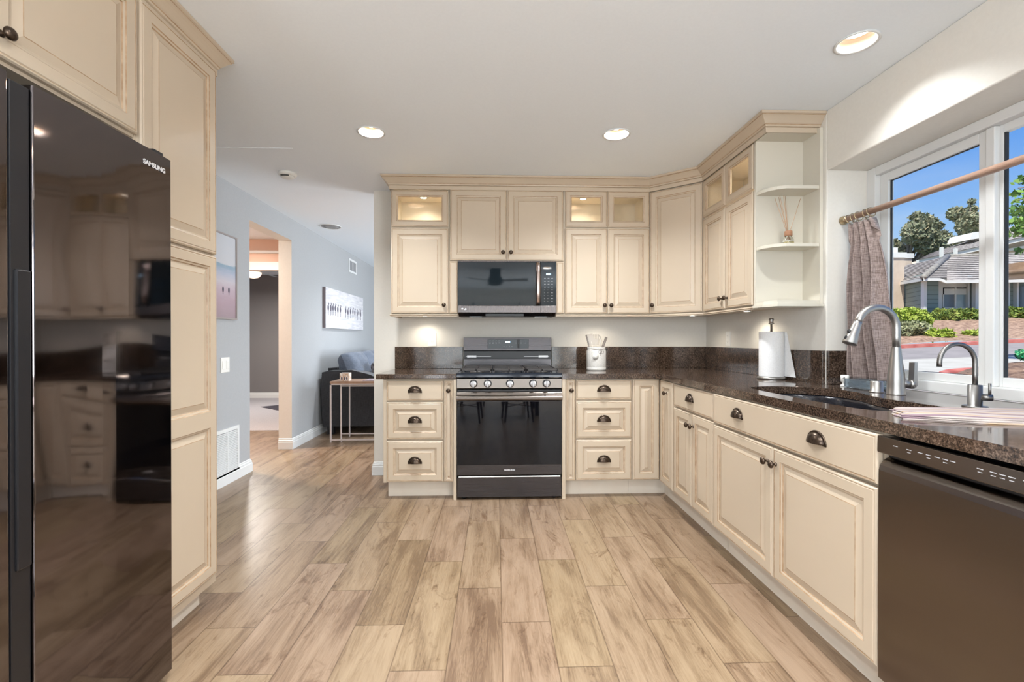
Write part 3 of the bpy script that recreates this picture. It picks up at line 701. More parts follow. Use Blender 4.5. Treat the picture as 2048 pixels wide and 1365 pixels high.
# burners + grates
for bx, by, br in ((-.24, .14, .045), (-.24, .42, .036), (.0, .28, .05), (.24, .14, .040), (.24, .42, .045)):
    b = MB(); b.lathe([(br+.012, .918), (br+.010, .922), (br, .924), (br, .930), (br-.006, .934), (.0001, .935)], (bx, by, 0), 'z', 24); b.build('burner', M['iron'], r)
for gx0, gx1 in ((-.358, -.128), (-.120, .118), (.126, .358)):
    b = MB(); y0, y1 = .035, .545; z0, z1 = .934, .946
    b.box(gx0, gx1, y0, y0+.013, z0, z1); b.box(gx0, gx1, y1-.013, y1, z0, z1); b.box(gx0, gx0+.012, y0, y1, z0, z1); b.box(gx1-.012, gx1, y0, y1, z0, z1)
    m_ = (gx0+gx1)/2; b.box(m_-.006, m_+.006, y0, y1, z0, z1)
    for yy in (.14, .29, .43): b.box(gx0, gx1, yy-.006, yy+.006, z0, z1)
    for xx in (gx0+.002, gx1-.014):
        for yy in (y0+.002, y1-.014): b.box(xx, xx+.012, yy, yy+.012, .919, z0)
    b.build('grate', M['iron'], r, bevel=.002)
# back guard
b = MB(); b.prism([(.585, .884), (.585, .998), (.604, .998), (.604, 1.064), (.560, 1.070), (.572, 1.180), (.615, 1.180), (.640, .884)], 'x', -hw+.008, hw-.008)
bgd = b.build('back_guard', M['steel'], r, bevel=.002)
B('vent_slot', M['black'], bgd, (-hw+.010, hw-.010, .592, .605, .999, 1.063))
for s_ in (-1, 1):
    b = MB(); b.box(min(s_*.355, s_*.14), max(s_*.355, s_*.14), .586, .593, 1.016, 1.021, 0); b.box(min(s_*.345, s_*.265), max(s_*.345, s_*.265), .584, .5935, 1.010, 1.028, 0)
    b.build('vent_trim', M['knobmetal'], bgd, bevel=.001)
MR = Matrix.Rotation(-math.atan2(.006, .11), 4, 'X')
dp = B('display_panel', M['blackglass'], bgd, (-.170, .178, .5595, .566, 1.088, 1.164), bevel=.001)
text('clock_digits', '10:20', .019, (-.022, .5592, 1.136), (PI/2, 0, 0), M['display'], dp, bold=.0006)
b = MB()
for xx in (-.155, -.128, -.103, -.078, .068, .090, .112, .138, .152):
    for zz in (1.152, 1.140, 1.128): b.box(xx, xx+.012 if xx < 0 else xx+.004, .5588, .5594, zz, zz+.0015)
for xx in (-.036, -.010, .010, .032): b.box(xx, xx+.008, .5588, .5594, 1.103, 1.106)
b.build('button_print', M['marks'], dp)
for x in (-.33, .33):
    for y in (.05, .55):
        b = MB(); b.lathe([(.018, 0), (.018, .012), (.012, .0295)], (x, y, 0), 'z', 16); b.build('foot', M['black'], r)

# ------------------------------------------------------------------ microwave
r = thing('microwave', 'over-the-range microwave with dark mirror door', 'microwave', (.0845, 3.602, 0))
w2 = .3825
b = MB(); b.prism([(.022, 1.372), (.022, 1.776), (.395, 1.776), (.395, 1.348), (.060, 1.345)], 'x', -w2+.002, w2-.002); b.build('body', M['mwsteel'], r, bevel=.002)
dd = B('door', M['mwglass'], r, (-w2, .262, 0, .022, 1.428, 1.768), bevel=.003)
B('top_strip', M['mwsteel'], r, (-w2, w2, .001, .022, 1.7685, 1.777)); 
B('lower_band', M['mwsteel'], r, (-w2, .262, 0, .022, 1.373, 1.4275), (.2625, w2, .001, .022, 1.373, 1.4275), bevel=.0015)
cpn = B('control_panel', M['mwglass'], r, (.2635, w2, .0, .022, 1.428, 1.768), bevel=.002)
b = MB(); hz = [(.240, -.006, 1.434), (.240, -.028, 1.46), (.240, -.036, 1.53), (.240, -.038, 1.60), (.240, -.036, 1.67), (.240, -.028, 1.735), (.240, -.006, 1.760)]
b.tube(hz, .016, 12, flat=.55); 
o = b.build('handle', M['handlemetal'], dd); o['label'] = 'curved brushed metal handle'
b = MB()
for row in range(9):
    for cc in range(3):
        zz = 1.640-row*.0225; xx = .288+cc*.028; b.box(xx, xx+(.013 if row < 4 or cc == 2 else .003), -.0006, .0006, zz, zz+.0028)
b.build('button_print', M['marks'], cpn)
text('clock_digits', '10:21', .019, (.302, -.001, 1.668), (PI/2, 0, 0), M['display'], cpn, bold=.0005)
text('brand_lettering', 'LG', .017, (-.338, -.0008, 1.394), (PI/2, 0, 0), M['logo'], r, bold=.0005)
b = MB(); b.lathe([(.0085, 0), (.0085, -.0008)], (-.350, 0, 1.4005), 'y', 24); b.build('brand_emblem', M['logo'], r)
# underside vents
b = MB(); b.prism([(-.17, .030), (.13, .030), (.10, .055), (-.13, .055)], 'z', 1.3475, 1.3655); o = b.build('air_intake', M['black'], r)
b = MB()
for x in (-.30, .22): b.hexa([(x, .075, 1.343), (x+.10, .075, 1.343), (x+.10, .20, 1.3445), (x, .20, 1.3445), (x, .075, 1.3465), (x+.10, .075, 1.3465), (x+.10, .20, 1.348), (x, .20, 1.348)])
b.build('grease_filter', M['chrome'], r)

# ------------------------------------------------------------------ ceiling fixtures
LB = ['small lit recessed ceiling light nearest the refrigerator side', 'small lit recessed ceiling light above the right of the range', 'lit recessed ceiling light nearest the window wall',
      'recessed ceiling light above the camera side of the fridge', 'recessed ceiling light in the middle of the kitchen', 'added recessed fill light left over the dining table', 'added recessed fill light right over the dining table',
      'added recessed fill light left by the patio door', 'added recessed fill light right by the patio door', 'recessed ceiling light in the living room']
for i, (x, y) in enumerate(CANS):
    t = thing('recessed_light', LB[i], 'light', (x, y, HC), 0, 'recessed ceiling lights')
    b = MB(); b.lathe([(.0715, .003), (.083, -.0005), (.085, -.004), (.076, -.006), (.070, -.002), (.0700, .006)], (0, 0, 0), 'z', 40, cap=False); b.build('trim_ring', M['trim'], t)
    b = MB(); b.lathe([(.0705, .0), (.066, .03), (.060, .058), (.061, .058), (.067, .03), (.0715, .0)], (0, 0, 0), 'z', 40, cap=False); b.build('baffle', M['baffle'], t)
    b = MB(); b.lathe([(.0001, .052), (.059, .052), (.0595, .056)], (0, 0, 0), 'z', 32); b.build('lens', M['lens'], t)
    area('can_lamp', (0, 0, .046), (0, 0, -1), .10, .10, CAN*(.28 if i == 2 else 1) if i < 5 else (DINING_FILL if i < 9 else CAN*1.2), (.93, .97, 1.0), 'DISK', t, math.radians(115 if i == 2 else 150))  # the four dining-end lamps are unseen, added as ambient fill
t = thing('smoke_detector', 'white round smoke detector on the ceiling near the pantry', 'detector', (-1.60, 3.60, HC))
b = MB(); b.lathe([(.066, 0), (.068, -.012), (.060, -.024), (.050, -.026)], (0, 0, 0), 'z', 32); b.build('base', M['white'], t)
b = MB(); b.lathe([(.050, -.026), (.046, -.036), (.030, -.042), (.0001, -.043)], (0, 0, 0), 'z', 32); b.build('cover', M['white'], t)
b = MB(); b.box(-.030, .030, -.053, -.044, -.035, -.029); b.build('sounder_slot', M['slot'], t)
t = thing('ceiling_speaker', 'flat grey round ceiling speaker beyond the smoke detector', 'speaker', (-1.87, 5.28, HC))
b = MB(); b.lathe([(.115, 0), (.118, -.006), (.108, -.008), (.106, -.004)], (0, 0, 0), 'z', 40, cap=False); b.build('rim', M['trim'], t)
b = MB(); b.lathe([(.106, -.003), (.05, -.006), (.0001, -.007)], (0, 0, 0), 'z', 40); b.build('grille', mat('grey_mesh', (.30, .30, .30), .6), t)
struct(B('trim_3', M['ceiling'], None, (-2.17, -1.36, 3.13, 3.138, 2.4375, 2.441)))

# ------------------------------------------------------------------ window
wy0, wy1 = .40, 2.516; X0, X1 = 2.068, 2.138
def frame(b, y0, y1, z0, z1, t, x0, x1, ts=None):
    tt = ts or (t, t, t, t)  # left(high y), right(low y), top, bottom
    b.box(x0, x1, y1-tt[0], y1, z0, z1); b.box(x0, x1, y0, y0+tt[1], z0, z1)
    b.box(x0, x1, y0+tt[1], y1-tt[0], z1-tt[2], z1); b.box(x0, x1, y0+tt[1], y1-tt[0], z0, z0+tt[3])
b = MB(); frame(b, wy0, wy1, .915, 2.1065, .05, X0, X1, (.058, .058, .046, .050)); b.box(2.085, X1, 1.868, 1.905, .965, 2.0605); b.box(2.085, X1, 1.15, 1.19, .965, 2.0605)
wf = b.build('window_1', M['vinyl'], None, bevel=.004); struct(wf)
for y0, y1, nm in ((1.905, 2.458, 'sash'), (.458, 1.15, 'sash')):
    b = MB(); frame(b, y0, y1, .965, 2.0605, .045, 2.095, 2.128, (.052, .035, .045, .040)); s_ = b.build('sash', M['vinyl'], wf, bevel=.003)
    B('gasket', M['slot'], s_, (2.108, 2.116, y1-.058, y1-.052, 1.004, 2.016), (2.108, 2.116, y0+.035, y1-.052, 2.012, 2.016), (2.108, 2.116, y0+.035, y1-.052, 1.004, 1.007))
    B('pane', M['pane'], s_, (2.112, 2.116, y0+.03, y1-.05, 1.0, 2.018))
b = MB(); frame(b, 1.19, 1.868, .965, 2.0605, .03, 2.108, 2.134, (.014, .014, .035, .040)); s_ = b.build('sash', M['vinyl'], wf, bevel=.002)
B('gasket', M['slot'], s_, (2.112, 2.128, 1.850, 1.8545, 1.004, 2.026)); B('pane', M['pane'], s_, (2.118, 2.122, 1.20, 1.856, 1.0, 2.03))
# curtain rod, rings, curtain
t = thing('curtain_rod', 'reddish wooden curtain rod across the kitchen window', 'curtain rod', (1.93, 2.512, 1.826))
b = MB(); b.tube([(0, -.012, 0), (0, -2.10, 0)], .0155, 16); b.build('rod', M['rod'], t)
b = MB(); b.lathe([(.024, .0), (.024, -.010), (.019, -.016), (.018, -.03)], (0, 0, 0), 'y', 20); b.build('end_socket', M['brass'], t)
b = MB(); b.lathe([(.024, -2.112), (.024, -2.10), (.018, -2.08)], (0, 0, 0), 'y', 20); b.build('end_socket', M['brass'], t)
for i, y in enumerate((2.462, 2.435, 2.400, 2.352, 2.318)):
    b = MB(); pts = [(1.93+.0235*math.cos(a), y+.006*math.sin(a*1.0)+(i % 2)*.006*math.cos(a), 1.822+.0235*math.sin(a)) for a in [2*PI*k/20 for k in range(21)]]
    b.tube(pts, .0026, 8); b.tube([(1.93, y, 1.799), (1.93, y, 1.788)], .002, 6)
    o = b.build('curtain_ring', M['brass'], None); tag(o, 'brass curtain ring on the wooden rod, ' + ['against the left jamb', 'second from the jamb', 'middle one of five', 'fourth from the jamb', 'furthest from the jamb'][i], 'ring', 'brass rings carrying the curtain')
def curtain():
    b = MB(); nu, nv = 120, 34; zt, zb = 1.790, .948
    def fn(u, v):
        z = zt + (zb-zt)*v; spread = .155 + .115*(v**.7)
        y = 2.470 - spread*u*(1.0)
        ph = u*2*PI*4.5
        amp = (.010+.036*min(1, v*1.8))
        ph += .9*math.sin(2.2*v+u*3)
        x = 1.935 + amp*math.sin(ph) + .018*v*math.sin(u*9+1.3) + .006*math.sin(v*11+u*5)
        if v < .12: x = 1.935 + (.008 + .012*abs(math.sin(u*PI*4.5))**3)*(1 if math.sin(ph) > 0 else -1)
        return (x, y + .010*math.cos(ph)*min(1, v*3), z + .004*math.sin(u*20))
    b.grid(fn, nu, nv); return b
o = curtain().build('curtain', M['curtain'], None, solid=.003); tag(o, 'pleated taupe linen curtain gathered at the left side of the window', 'curtain')

# ------------------------------------------------------------------ faucets and counter items
t = thing('kitchen_faucet', 'tall brushed nickel pull-down faucet behind the sink', 'faucet', (1.808, 2.03, .914))
b = MB(); b.lathe([(.036, 0), (.0345, .004), (.0335, .05), (.031, .095), (.0245, .145), (.0195, .195), (.0175, .215), (.0175, .2155)], (0, 0, 0), 'z', 28); b.build('body', M['nickel'], t)
R_ = .0915; pts = [(.001, 0, .21), (.001, 0, .26), (.001, 0, .298)]
for i in range(1, 15):
    a = PI*i/14*.91; pts.append((.001-R_+R_*math.cos(a), 0, .302+R_*math.sin(a)))
b = MB(); b.tube(pts, .0155, 16); b.build('spout', M['nickel'], t)
pe = Vector(pts[-1]); dr_ = (Vector(pts[-1])-Vector(pts[-2])).normalized(); ph_ = pe + dr_*.105
b = MB(); b.tube([tuple(pe - dr_*.004), tuple(pe+dr_*.01), tuple(pe+dr_*.06), tuple(pe+dr_*.100), tuple(ph_)], .02, 20, rs=[.0165, .0175, .0225, .0290, .0275]); sh = b.build('spray_head', M['nickel'], t)
b = MB(); q = pe+dr_*.05; b.sphere((q.x-.022, q.y, q.z+.004), (.007, .008, .012)); q = pe+dr_*.078; b.sphere((q.x-.025, q.y, q.z), (.006, .008, .014)); b.build('spray_button', M['black'], sh)
b = MB(); b.tube([(.010, 0, .058), (.035, -.012, .050), (.048, -.018, .049)], .02, 16, rs=[.030, .020, .0185]); b.tube([(.046, -.017, .049), (.062, -.021, .049)], .0195, 16)
b.build('handle_hub', M['nickel'], t)
b = MB(); b.prism([(.048, .040), (.058, .033), (.068, .045), (.066, .10), (.068, .148), (.053, .148), (.051, .09)], 'y', -.036, -.008); b.build('lever', M['nickel'], t, bevel=.003)
t = thing('filtered_water_faucet', 'small dark nickel gooseneck faucet with a side knob, right of the sink', 'faucet', (1.765, 1.645, .914))
b = MB(); b.lathe([(.036, 0), (.036, .004), (.034, .006), (.0205, .006), (.0205, .082), (.018, .083)], (0, 0, 0), 'z', 28); b.build('body', M['gunmetal'], t)
R2 = .068; pts = [(.0, 0, .082), (0, 0, .12), (0, 0, .165)]
for i in range(1, 17):
    a = PI*i/16; pts.append((-R2+R2*math.cos(a), 0, .165+R2*math.sin(a)))
pts.append((-2*R2, 0, .150))
b = MB(); b.tube(pts, .0078, 14); b.build('spout', M['gunmetal'], t)
b = MB(); b.tube([(.008, -.012, .038), (.034, -.030, .038)], .012, 16); b.build('valve', M['gunmetal'], t)
b = MB(); b.tube([(.030, -.024, .045), (.030, -.024, .090)], .0045, 12); b.build('lever', M['gunmetal'], t)
t = thing('soap_dispenser', 'short white pump top behind the left end of the sink', 'soap dispenser', (1.861, 2.405, .914))
b = MB(); b.lathe([(.021, 0), (.020, .006), (.013, .010), (.013, .022), (.019, .026), (.0195, .056), (.016, .060), (.0001, .061)], (0, 0, 0), 'z', 24); b.build('pump', M['white'], t)
b = MB(); b.tube([(0, 0, .046), (-.02, -.02, .047), (-.034, -.032, .044)], .0035, 10); b.build('nozzle', M['nickel'], t)
t = thing('air_gap', 'short brushed metal cylinder cap left of the tall faucet', 'air gap cap', (1.800, 2.127, .914))
b = MB(); b.lathe([(.031, 0), (.031, .004), (.0255, .007), (.0255, .048), (.023, .053), (.0001, .054)], (0, 0, 0), 'z', 28); b.build('cap', M['nickel'], t)
t = thing('glass_dish', 'bluish clear glass dish by the curtain, between soap pump and metal cap', 'dish', (1.862, 2.270, .9145))
b = MB(); b.box(-.045, .045, -.085, .085, 0, .007); b.box(-.045, -.039, -.085, .085, .007, .046); b.box(.039, .045, -.085, .085, .007, .046); b.box(-.039, .039, -.085, -.079, .007, .046); b.box(-.039, .039, .079, .085, .007, .046)
b.build('dish', M['bluedish'], t, bevel=.002)
# paper towel holder + roll
t = thing('paper_towel_holder', 'brushed nickel upright holder standing on the counter by the right wall', 'paper towel holder', (1.735, 2.86, .914))
b = MB(); b.lathe([(.078, 0), (.080, .004), (.080, .012), (.074, .016), (.0001, .017)], (0, 0, 0), 'z', 40); b.build('base', M['nickel'], t)
b = MB(); b.lathe([(.0065, .016), (.0065, .345), (.016, .347), (.017, .352), (.011, .356), (.0125, .366), (.015, .374), (.012, .383), (.0001, .385)], (0, 0, 0), 'z', 20); b.build('post', M['nickel'], t)
b = MB(); b.lathe([(.020, .0), (.070, .0), (.0705, .003), (.0705, .277), (.070, .280), (.020, .280), (.020, 0)], (0, 0, 0), 'z', 48)
b.grid(lambda u, v: (.0705*math.cos(-.2)+(.020+.055*(1-v))*u*.15, .0705*math.sin(-.2)-(.030+.075*(1-v))*u, .001+.276*v), 10, 8)
o = b.build('paper_towel_roll', M['paper'], None, loc=(1.735, 2.86, .9315)); tag(o, 'white paper towel roll with a loose end, on the upright holder', 'paper towels')
# crock with utensils
t = thing('utensil_crock', 'white textured ceramic crock right of the range', 'crock', (.813, 3.735, .914))
b = MB(); b.lathe([(.074, 0), (.0785, .004), (.0785, .022), (.0770, .024), (.0785, .028), (.0785, .155), (.074, .166), (.071, .170), (.073, .180), (.074, .186), (.069, .186), (.067, .170), (.070, .15), (.070, .012), (.0001, .010)], (0, 0, 0), 'z', 40); cr_ = b.build('jar', M['ceramic'], t)
b = MB(); b.tube([(.0745*math.cos(a), .0745*math.sin(a), .168+.004*math.sin(3*a)) for a in [2*PI*k/40 for k in range(41)]], .0018, 6)
for s_ in (-1, 1): b.tube([(.022+s_*.013*math.sin(a)*1.0+s_*.008, -.0775, .150+.015*math.cos(a)) for a in [PI*2*k/14 for k in range(15)]], .0015, 6)
b.tube([(.020, -.077, .166), (.012, -.0795, .12)], .0015, 6); b.build('twine_bow', M['utensil_dark'], t)
b = MB(); b.lathe([(.0001, -.0775), (.024, -.0775), (.025, -.080), (.0001, -.0812)], (-.024, 0, .112), 'y', 24); b.build('round_tag', M['ceramic'], t)
def uten(name, label, base, tip, head, m):
    bb = Vector(base); tt = Vector(tip); d = (tt-bb).normalized()
    b = MB(); b.tube([tuple(bb), tuple(tt)], .0045, 10)
    zax = d; xax = Vector((0, 1, 0)).cross(zax).normalized(); yax = zax.cross(xax)
    mm = Matrix((xax, yax, zax)).transposed().to_4x4(); mm.translation = tt
    o = b.build(name, m, None); tag(o, label, name.split('_')[-1])
    h = MB(mm); head(h); h.build('head', m, o, bevel=.001); return o
ux, uy, uz = .813, 3.735, .93
def h_spoon(h): h.sphere((0, 0, .022), (.020, .005, .036))
def h_slot(h):
    h.box(-.024, .024, -.003, .003, -.02, .030)
    for k in range(4): h.box(-.024+k*.0135, -.0165+k*.0135, -.003, .003, .030, .066)
def h_turn(h): h.prism([(-.014, -.03), (.014, -.03), (.027, .03), (.024, .062), (-.022, .066), (-.025, .03)], 'y', -.0025, .0025)
def h_ladle(h): h.tube([(0, 0, -.04), (.004, 0, .0), (.012, 0, .02), (.028, 0, .010), (.030, 0, -.03)], .005, 8)
uten('spoon', 'dark slim utensil leaning left out of the white crock', (ux-.015, uy, uz), (ux-.078, uy-.005, 1.175), h_spoon if False else (lambda h: h.box(-.006, .006, -.003, .003, -.06, .028)), M['utensil_dark'])
uten('turner', 'broad beige turner leaning left in the white crock', (ux+.01, uy+.01, uz), (ux-.040, uy+.01, 1.145), h_turn, M['utensil'])
uten('fork', 'beige slotted fork standing upright in the white crock', (ux+.0, uy+.02, uz), (ux+.001, uy+.02, 1.140), h_slot, M['utensil'])
uten('hook', 'curved beige utensil handle in the middle of the white crock', (ux+.03, uy-.01, uz), (ux+.028, uy-.01, 1.165), lambda h: h.tube([(0, 0, -.06), (.010, 0, -.01), (.004, 0, .022), (-.012, 0, .032)], .0055, 8), M['utensil'])
uten('spatula', 'dark slim utensil leaning right out of the white crock', (ux-.01, uy+.0, uz), (ux+.072, uy, 1.155), lambda h: h.box(-.010, .010, -.003, .003, -.055, .03), M['utensil_dark'])
# reed diffuser
t = thing('reed_diffuser', 'glass reed diffuser with wooden collar on the open corner shelf', 'diffuser', (1.690, 2.622, 1.7085))
b = MB(); b.lathe([(.026, 0), (.029, .004), (.029, .030), (.025, .042), (.0145, .052), (.0145, .062)], (0, 0, 0), 'z', 28); b.build('bottle', M['clear'], t)
b = MB(); b.lathe([(.0001, .003), (.025, .003), (.0265, .006), (.0265, .020), (.0001, .020)], (0, 0, 0), 'z', 28); b.build('oil', M['oil'], t)
b = MB(); b.lathe([(.019, .054), (.021, .056), (.021, .082), (.019, .084), (.0001, .084)], (0, 0, 0), 'z', 28); b.build('collar', M['cork'], t)
for dx, dy, h in ((-.075, .01, .28), (-.060, -.015, .285), (-.045, .02, .285), (-.028, 0, .29), (-.010, .015, .29), (.078, .01, .275)):
    b = MB(); b.tube([(-dx*.10, -dy*.1, .03), (dx, dy, h)], .0016, 6); b.build('reed', M['reed'], t)
# folded dish towel: several soft layers
def towel():
    b = MB(); A_, B_, C_, D_ = Vector((1.392, 1.592)), Vector((1.86, 1.535)), Vector((1.80, 1.175)), Vector((1.262, 1.398))
    for L_ in range(3):
        def fn(u, v, L_=L_):
            u2 = .012*L_ + u*(1-.03*L_); v2 = .02*L_ + v*(1-.05*L_)
            p = (A_.lerp(B_, u2)).lerp(D_.lerp(C_, u2), v2)
            e = min(1, min(u, 1-u)*16, min(v, 1-v)*10)
            z = .9155 + .0050*L_ + .0030*e + .0016*math.sin(u*9+L_*2+v*3)*e + .0022*math.sin(v*7+u*4+L_)*e
            return (p.x + .010*math.sin(v*9+L_)*(1-u), p.y + .010*math.sin(u*12+L_*.8)*(v-.3), max(z, .9150+.002*L_))
        b.grid(fn, 40, 26)
    return b
m = mat('striped_towel', (.6, .5, .48), .95); tt_, bb_ = nodes(m); cc_ = tt_.nodes.new('ShaderNodeTexCoord'); ss_ = tt_.nodes.new('ShaderNodeSeparateXYZ'); tt_.links.new(cc_.outputs['Object'], ss_.inputs[0])
fr_ = mathn(tt_, 'FRACT', mathn(tt_, 'MULTIPLY', mathn(tt_, 'ADD', ss_.outputs[1], mathn(tt_, 'MULTIPLY', ss_.outputs[0], .28)), 15.0))
tt_.links.new(ramp(tt_, fr_, [(.0, (.40, .34, .31)), (.30, (.40, .34, .31)), (.36, (.20, .13, .15)), (.55, (.22, .15, .17)), (.60, (.42, .36, .33)), (.80, (.42, .27, .14)), (.86, (.40, .34, .31))]), bb_.inputs['Base Color'])
o = towel().build('dish_towel', m, None, solid=.003); tag(o, 'folded striped beige and mauve dish towel on the counter above the dishwasher', 'towel')

# ------------------------------------------------------------------ wall plates, vents, pictures
def outlet(label, loc, rz):
    t = thing('wall_outlet', label, 'outlet', loc, rz); B('cover_plate', M['white'], t, (-.035, .035, -.006, 0, -.058, .058), bevel=.002)
    for z in (-.022, .022):
        rc = B('receptacle', M['white'], t, (-.017, .017, -.008, -.006, z-.014, z+.014), bevel=.003)
        B('slot', M['slot'], rc, (-.008, -.006, -.0085, -.0078, z-.002, z+.007), (.005, .007, -.0085, -.0078, z-.002, z+.006), (-.002, .002, -.0085, -.0078, z-.010, z-.006))
outlet('white double wall outlet left of the range', (-.551, YW, 1.163), 0)
outlet('white double wall outlet on the right wall in the corner', (XR, 3.604, 1.169), RZR)
t = thing('light_switch', 'white rocker light switch plate on the blue-grey wall by the pantry', 'switch', (XL, 3.765, .960), RZL)
B('cover_plate', M['white'], t, (-.058, .058, -.006, 0, -.060, .060), bevel=.002)
for x in (-.028, .028): B('rocker', M['white'], t, (x-.016, x+.016, -.010, -.006, -.033, .033), bevel=.002)
t = thing('air_return_grille', 'white louvred air return grille low on the blue-grey wall', 'grille', (XL, 3.30, .075), RZL)
W_, H_ = .652, .372
b = MB(); frame_t = .028
b.box(0, W_, -.012, 0, 0, frame_t); b.box(0, W_, -.012, 0, H_-frame_t, H_); b.box(0, frame_t, -.012, 0, frame_t, H_-frame_t); b.box(W_-frame_t, W_, -.012, 0, frame_t, H_-frame_t)
for x in (.16, .322, .485): b.box(x-.006, x+.006, -.012, 0, frame_t, H_-frame_t)
b.build('frame', M['trim'], t); B('backing', M['slot'], t, (.02, W_-.02, -.0025, -.001, .02, H_-.02))
b = MB(); z = frame_t+.004
while z < H_-frame_t-.006:
    b.hexa([(.02, -.011, z), (W_-.02, -.011, z), (W_-.02, -.003, z+.006), (.02, -.003, z+.006), (.02, -.011, z+.0035), (W_-.02, -.011, z+.0035), (W_-.02, -.003, z+.0095), (.02, -.003, z+.0095)]); z += .0135
b.build('louvres', M['trim'], t)
t = thing('air_vent', 'small white air vent high on the blue-grey wall above the bird canvas', 'vent', (XL, 6.86, 2.16), RZL)
b = MB(); 
b.box(0, .36, -.010, 0, 0, .03); b.box(0, .36, -.010, 0, .17, .20); b.box(0, .03, -.010, 0, .03, .17); b.box(.33, .36, -.010, 0, .03, .17); b.box(.172, .188, -.010, 0, .03, .17); b.build('frame', M['trim'], t)
B('louvres', mat('vent_grey', (.25, .25, .26), .6), t, (.03, .33, -.004, -.001, .03, .17))
# beach picture near the pantry
t = thing('beach_picture', 'tall beach photograph in thin frame on the blue-grey wall beside the pantry', 'picture', (XL, 3.10, 1.325), RZL)
b = MB(); w_, h_ = .81, .68
b.box(0, w_, -.022, 0, 0, .012); b.box(0, w_, -.022, 0, h_-.012, h_); b.box(0, .012, -.022, 0, .012, h_-.012); b.box(w_-.012, w_, -.022, 0, .012, h_-.012); b.build('frame', mat('taupe_frame', (.30, .26, .24), .5), t)
m = mat('beach_print', (.5, .5, .5), .6); tt_, bb_ = nodes(m); cc_ = tt_.nodes.new('ShaderNodeTexCoord'); ss_ = tt_.nodes.new('ShaderNodeSeparateXYZ'); tt_.links.new(cc_.outputs['Object'], ss_.inputs[0])
ww = noise(tt_, coords(tt_, (3, 1, 14)), 3, 4); zz_ = mathn(tt_, 'ADD', mathn(tt_, 'DIVIDE', ss_.outputs[2], h_), mathn(tt_, 'MULTIPLY', mathn(tt_, 'SUBTRACT', ww, .5), .10))
tt_.links.new(ramp(tt_, zz_, [(.0, (.30, .22, .24)), (.20, (.38, .27, .31)), (.36, (.46, .36, .41)), (.44, (.52, .48, .52)), (.55, (.38, .42, .52)), (.635, (.22, .33, .42)), (.655, (.52, .53, .56)), (1, (.50, .52, .56))]), bb_.inputs['Base Color'])
B('print', m, t, (.012, w_-.012, -.014, -.004, .012, h_-.012))
m_b = mat('bird_ink', (.10, .09, .12), .8)
b = MB()
for x in (.62, .70, .52): b.sphere((x, -.0145, .235), (.012, .001, .024), 10, 6); b.box(x-.002, x+.002, -.0155, -.0142, .195, .22)
b.build('figures', m_b, t)
# canvas with a line of shore birds
t = thing('bird_canvas', 'wide pale canvas print of a row of shore birds above the sofa', 'picture', (XL, 5.845, 1.310), RZL)
m = noisy('pale_shore_print', (0.50, 0.50, 0.54), (0.68, 0.67, 0.68), 7, .7, stretch=(.7, 1, 5))
B('canvas', m, t, (0, 1.62, -.038, -.0005, 0, .512)); B('dark_edge', mat('canvas_edge', (.20, .17, .18), .7), t, (-.004, .0005, -.038, -.0005, 0, .512))
b = MB(); random.seed(3)
xx = .09
while xx < 1.52:
    hh = random.uniform(.9, 1.1); zc = .255 + random.uniform(-.01, .01)
    if not (.66 < xx < .72):
        b = MB(); b.sphere((xx, -.0385, zc), (.030, .0012, .040*hh), 12, 8); b.sphere((xx+.012, -.0385, zc+.052*hh), (.012, .001, .020), 10, 6)
        b.box(xx+.018, xx+.044, -.0395, -.0382, zc+.050, zc+.055); b.box(xx-.008, xx-.004, -.0395, -.0382, zc-.10, zc-.03); b.box(xx+.006, xx+.010, -.0395, -.0382, zc-.095, zc-.03); b.build('bird', m_b, t)
    xx += random.uniform(.075, .12)

# ------------------------------------------------------------------ living room furniture
t = thing('sofa', 'charcoal fabric sofa against the blue-grey wall', 'sofa', (XL, 5.70, 0))
b = MB(); b.prism([(.055, .10), (.98, .10), (.98, .56), (.90, .62), (.60, .74), (.40, .79), (.10, .775), (.045, .76), (.03, .55)], 'y', .0, .26); b.build('arm', M['sofa'], t, bevel=.02, seg=3)
B('base', M['sofa'], t, (.06, .96, .26, 2.35, .09, .42), bevel=.02)
b = MB(); b.prism([(.055, .10), (.98, .10), (.98, .56), (.40, .79), (.045, .76)], 'y', 2.35, 2.61); b.build('arm', M['sofa'], t, bevel=.02, seg=3)
b = MB(); b.prism([(.03, .40), (.20, .40), (.14, .80), (.03, .80)], 'y', .26, 2.35); b.build('backrest', M['sofa'], t, bevel=.02)
for x in (.10, .90):
    for y in (.02, 2.53): B('foot', M['black'], t, (x, x+.08, y, y+.07, 0, .10))
B('seat_cushion', M['sofa'], t, (.20, .99, .265, 1.30, .42, .56), bevel=.04, seg=3); B('seat_cushion', M['sofa'], t, (.20, .99, 1.31, 2.345, .42, .56), bevel=.04, seg=3)
def pillow(name, c, hx, hy, hz, tilt, m, parent=None, seed=0):
    b = MB(); n_ = 24
    def surf(sgn):
        def fn(u, v):
            a, c_ = 2*u-1, 2*v-1; th = (max(0, (1-a**4))*max(0, (1-c_**4)))**.5
            wr = .012*math.sin(7*a+3*c_+seed)*th + .008*math.sin(13*c_-5*a+seed)*th
            pinch = 1-.06*(a*a*c_*c_)
            x = sgn*(hx*th + wr*.8); y = a*hy*pinch; z = c_*hz*pinch
            return (x*math.cos(tilt)+z*math.sin(tilt), y, -x*math.sin(tilt)+z*math.cos(tilt))
        return fn
    b.grid(surf(1), n_, n_); b.grid(surf(-1), n_, n_)
    return b.build(name, m, parent, loc=c)
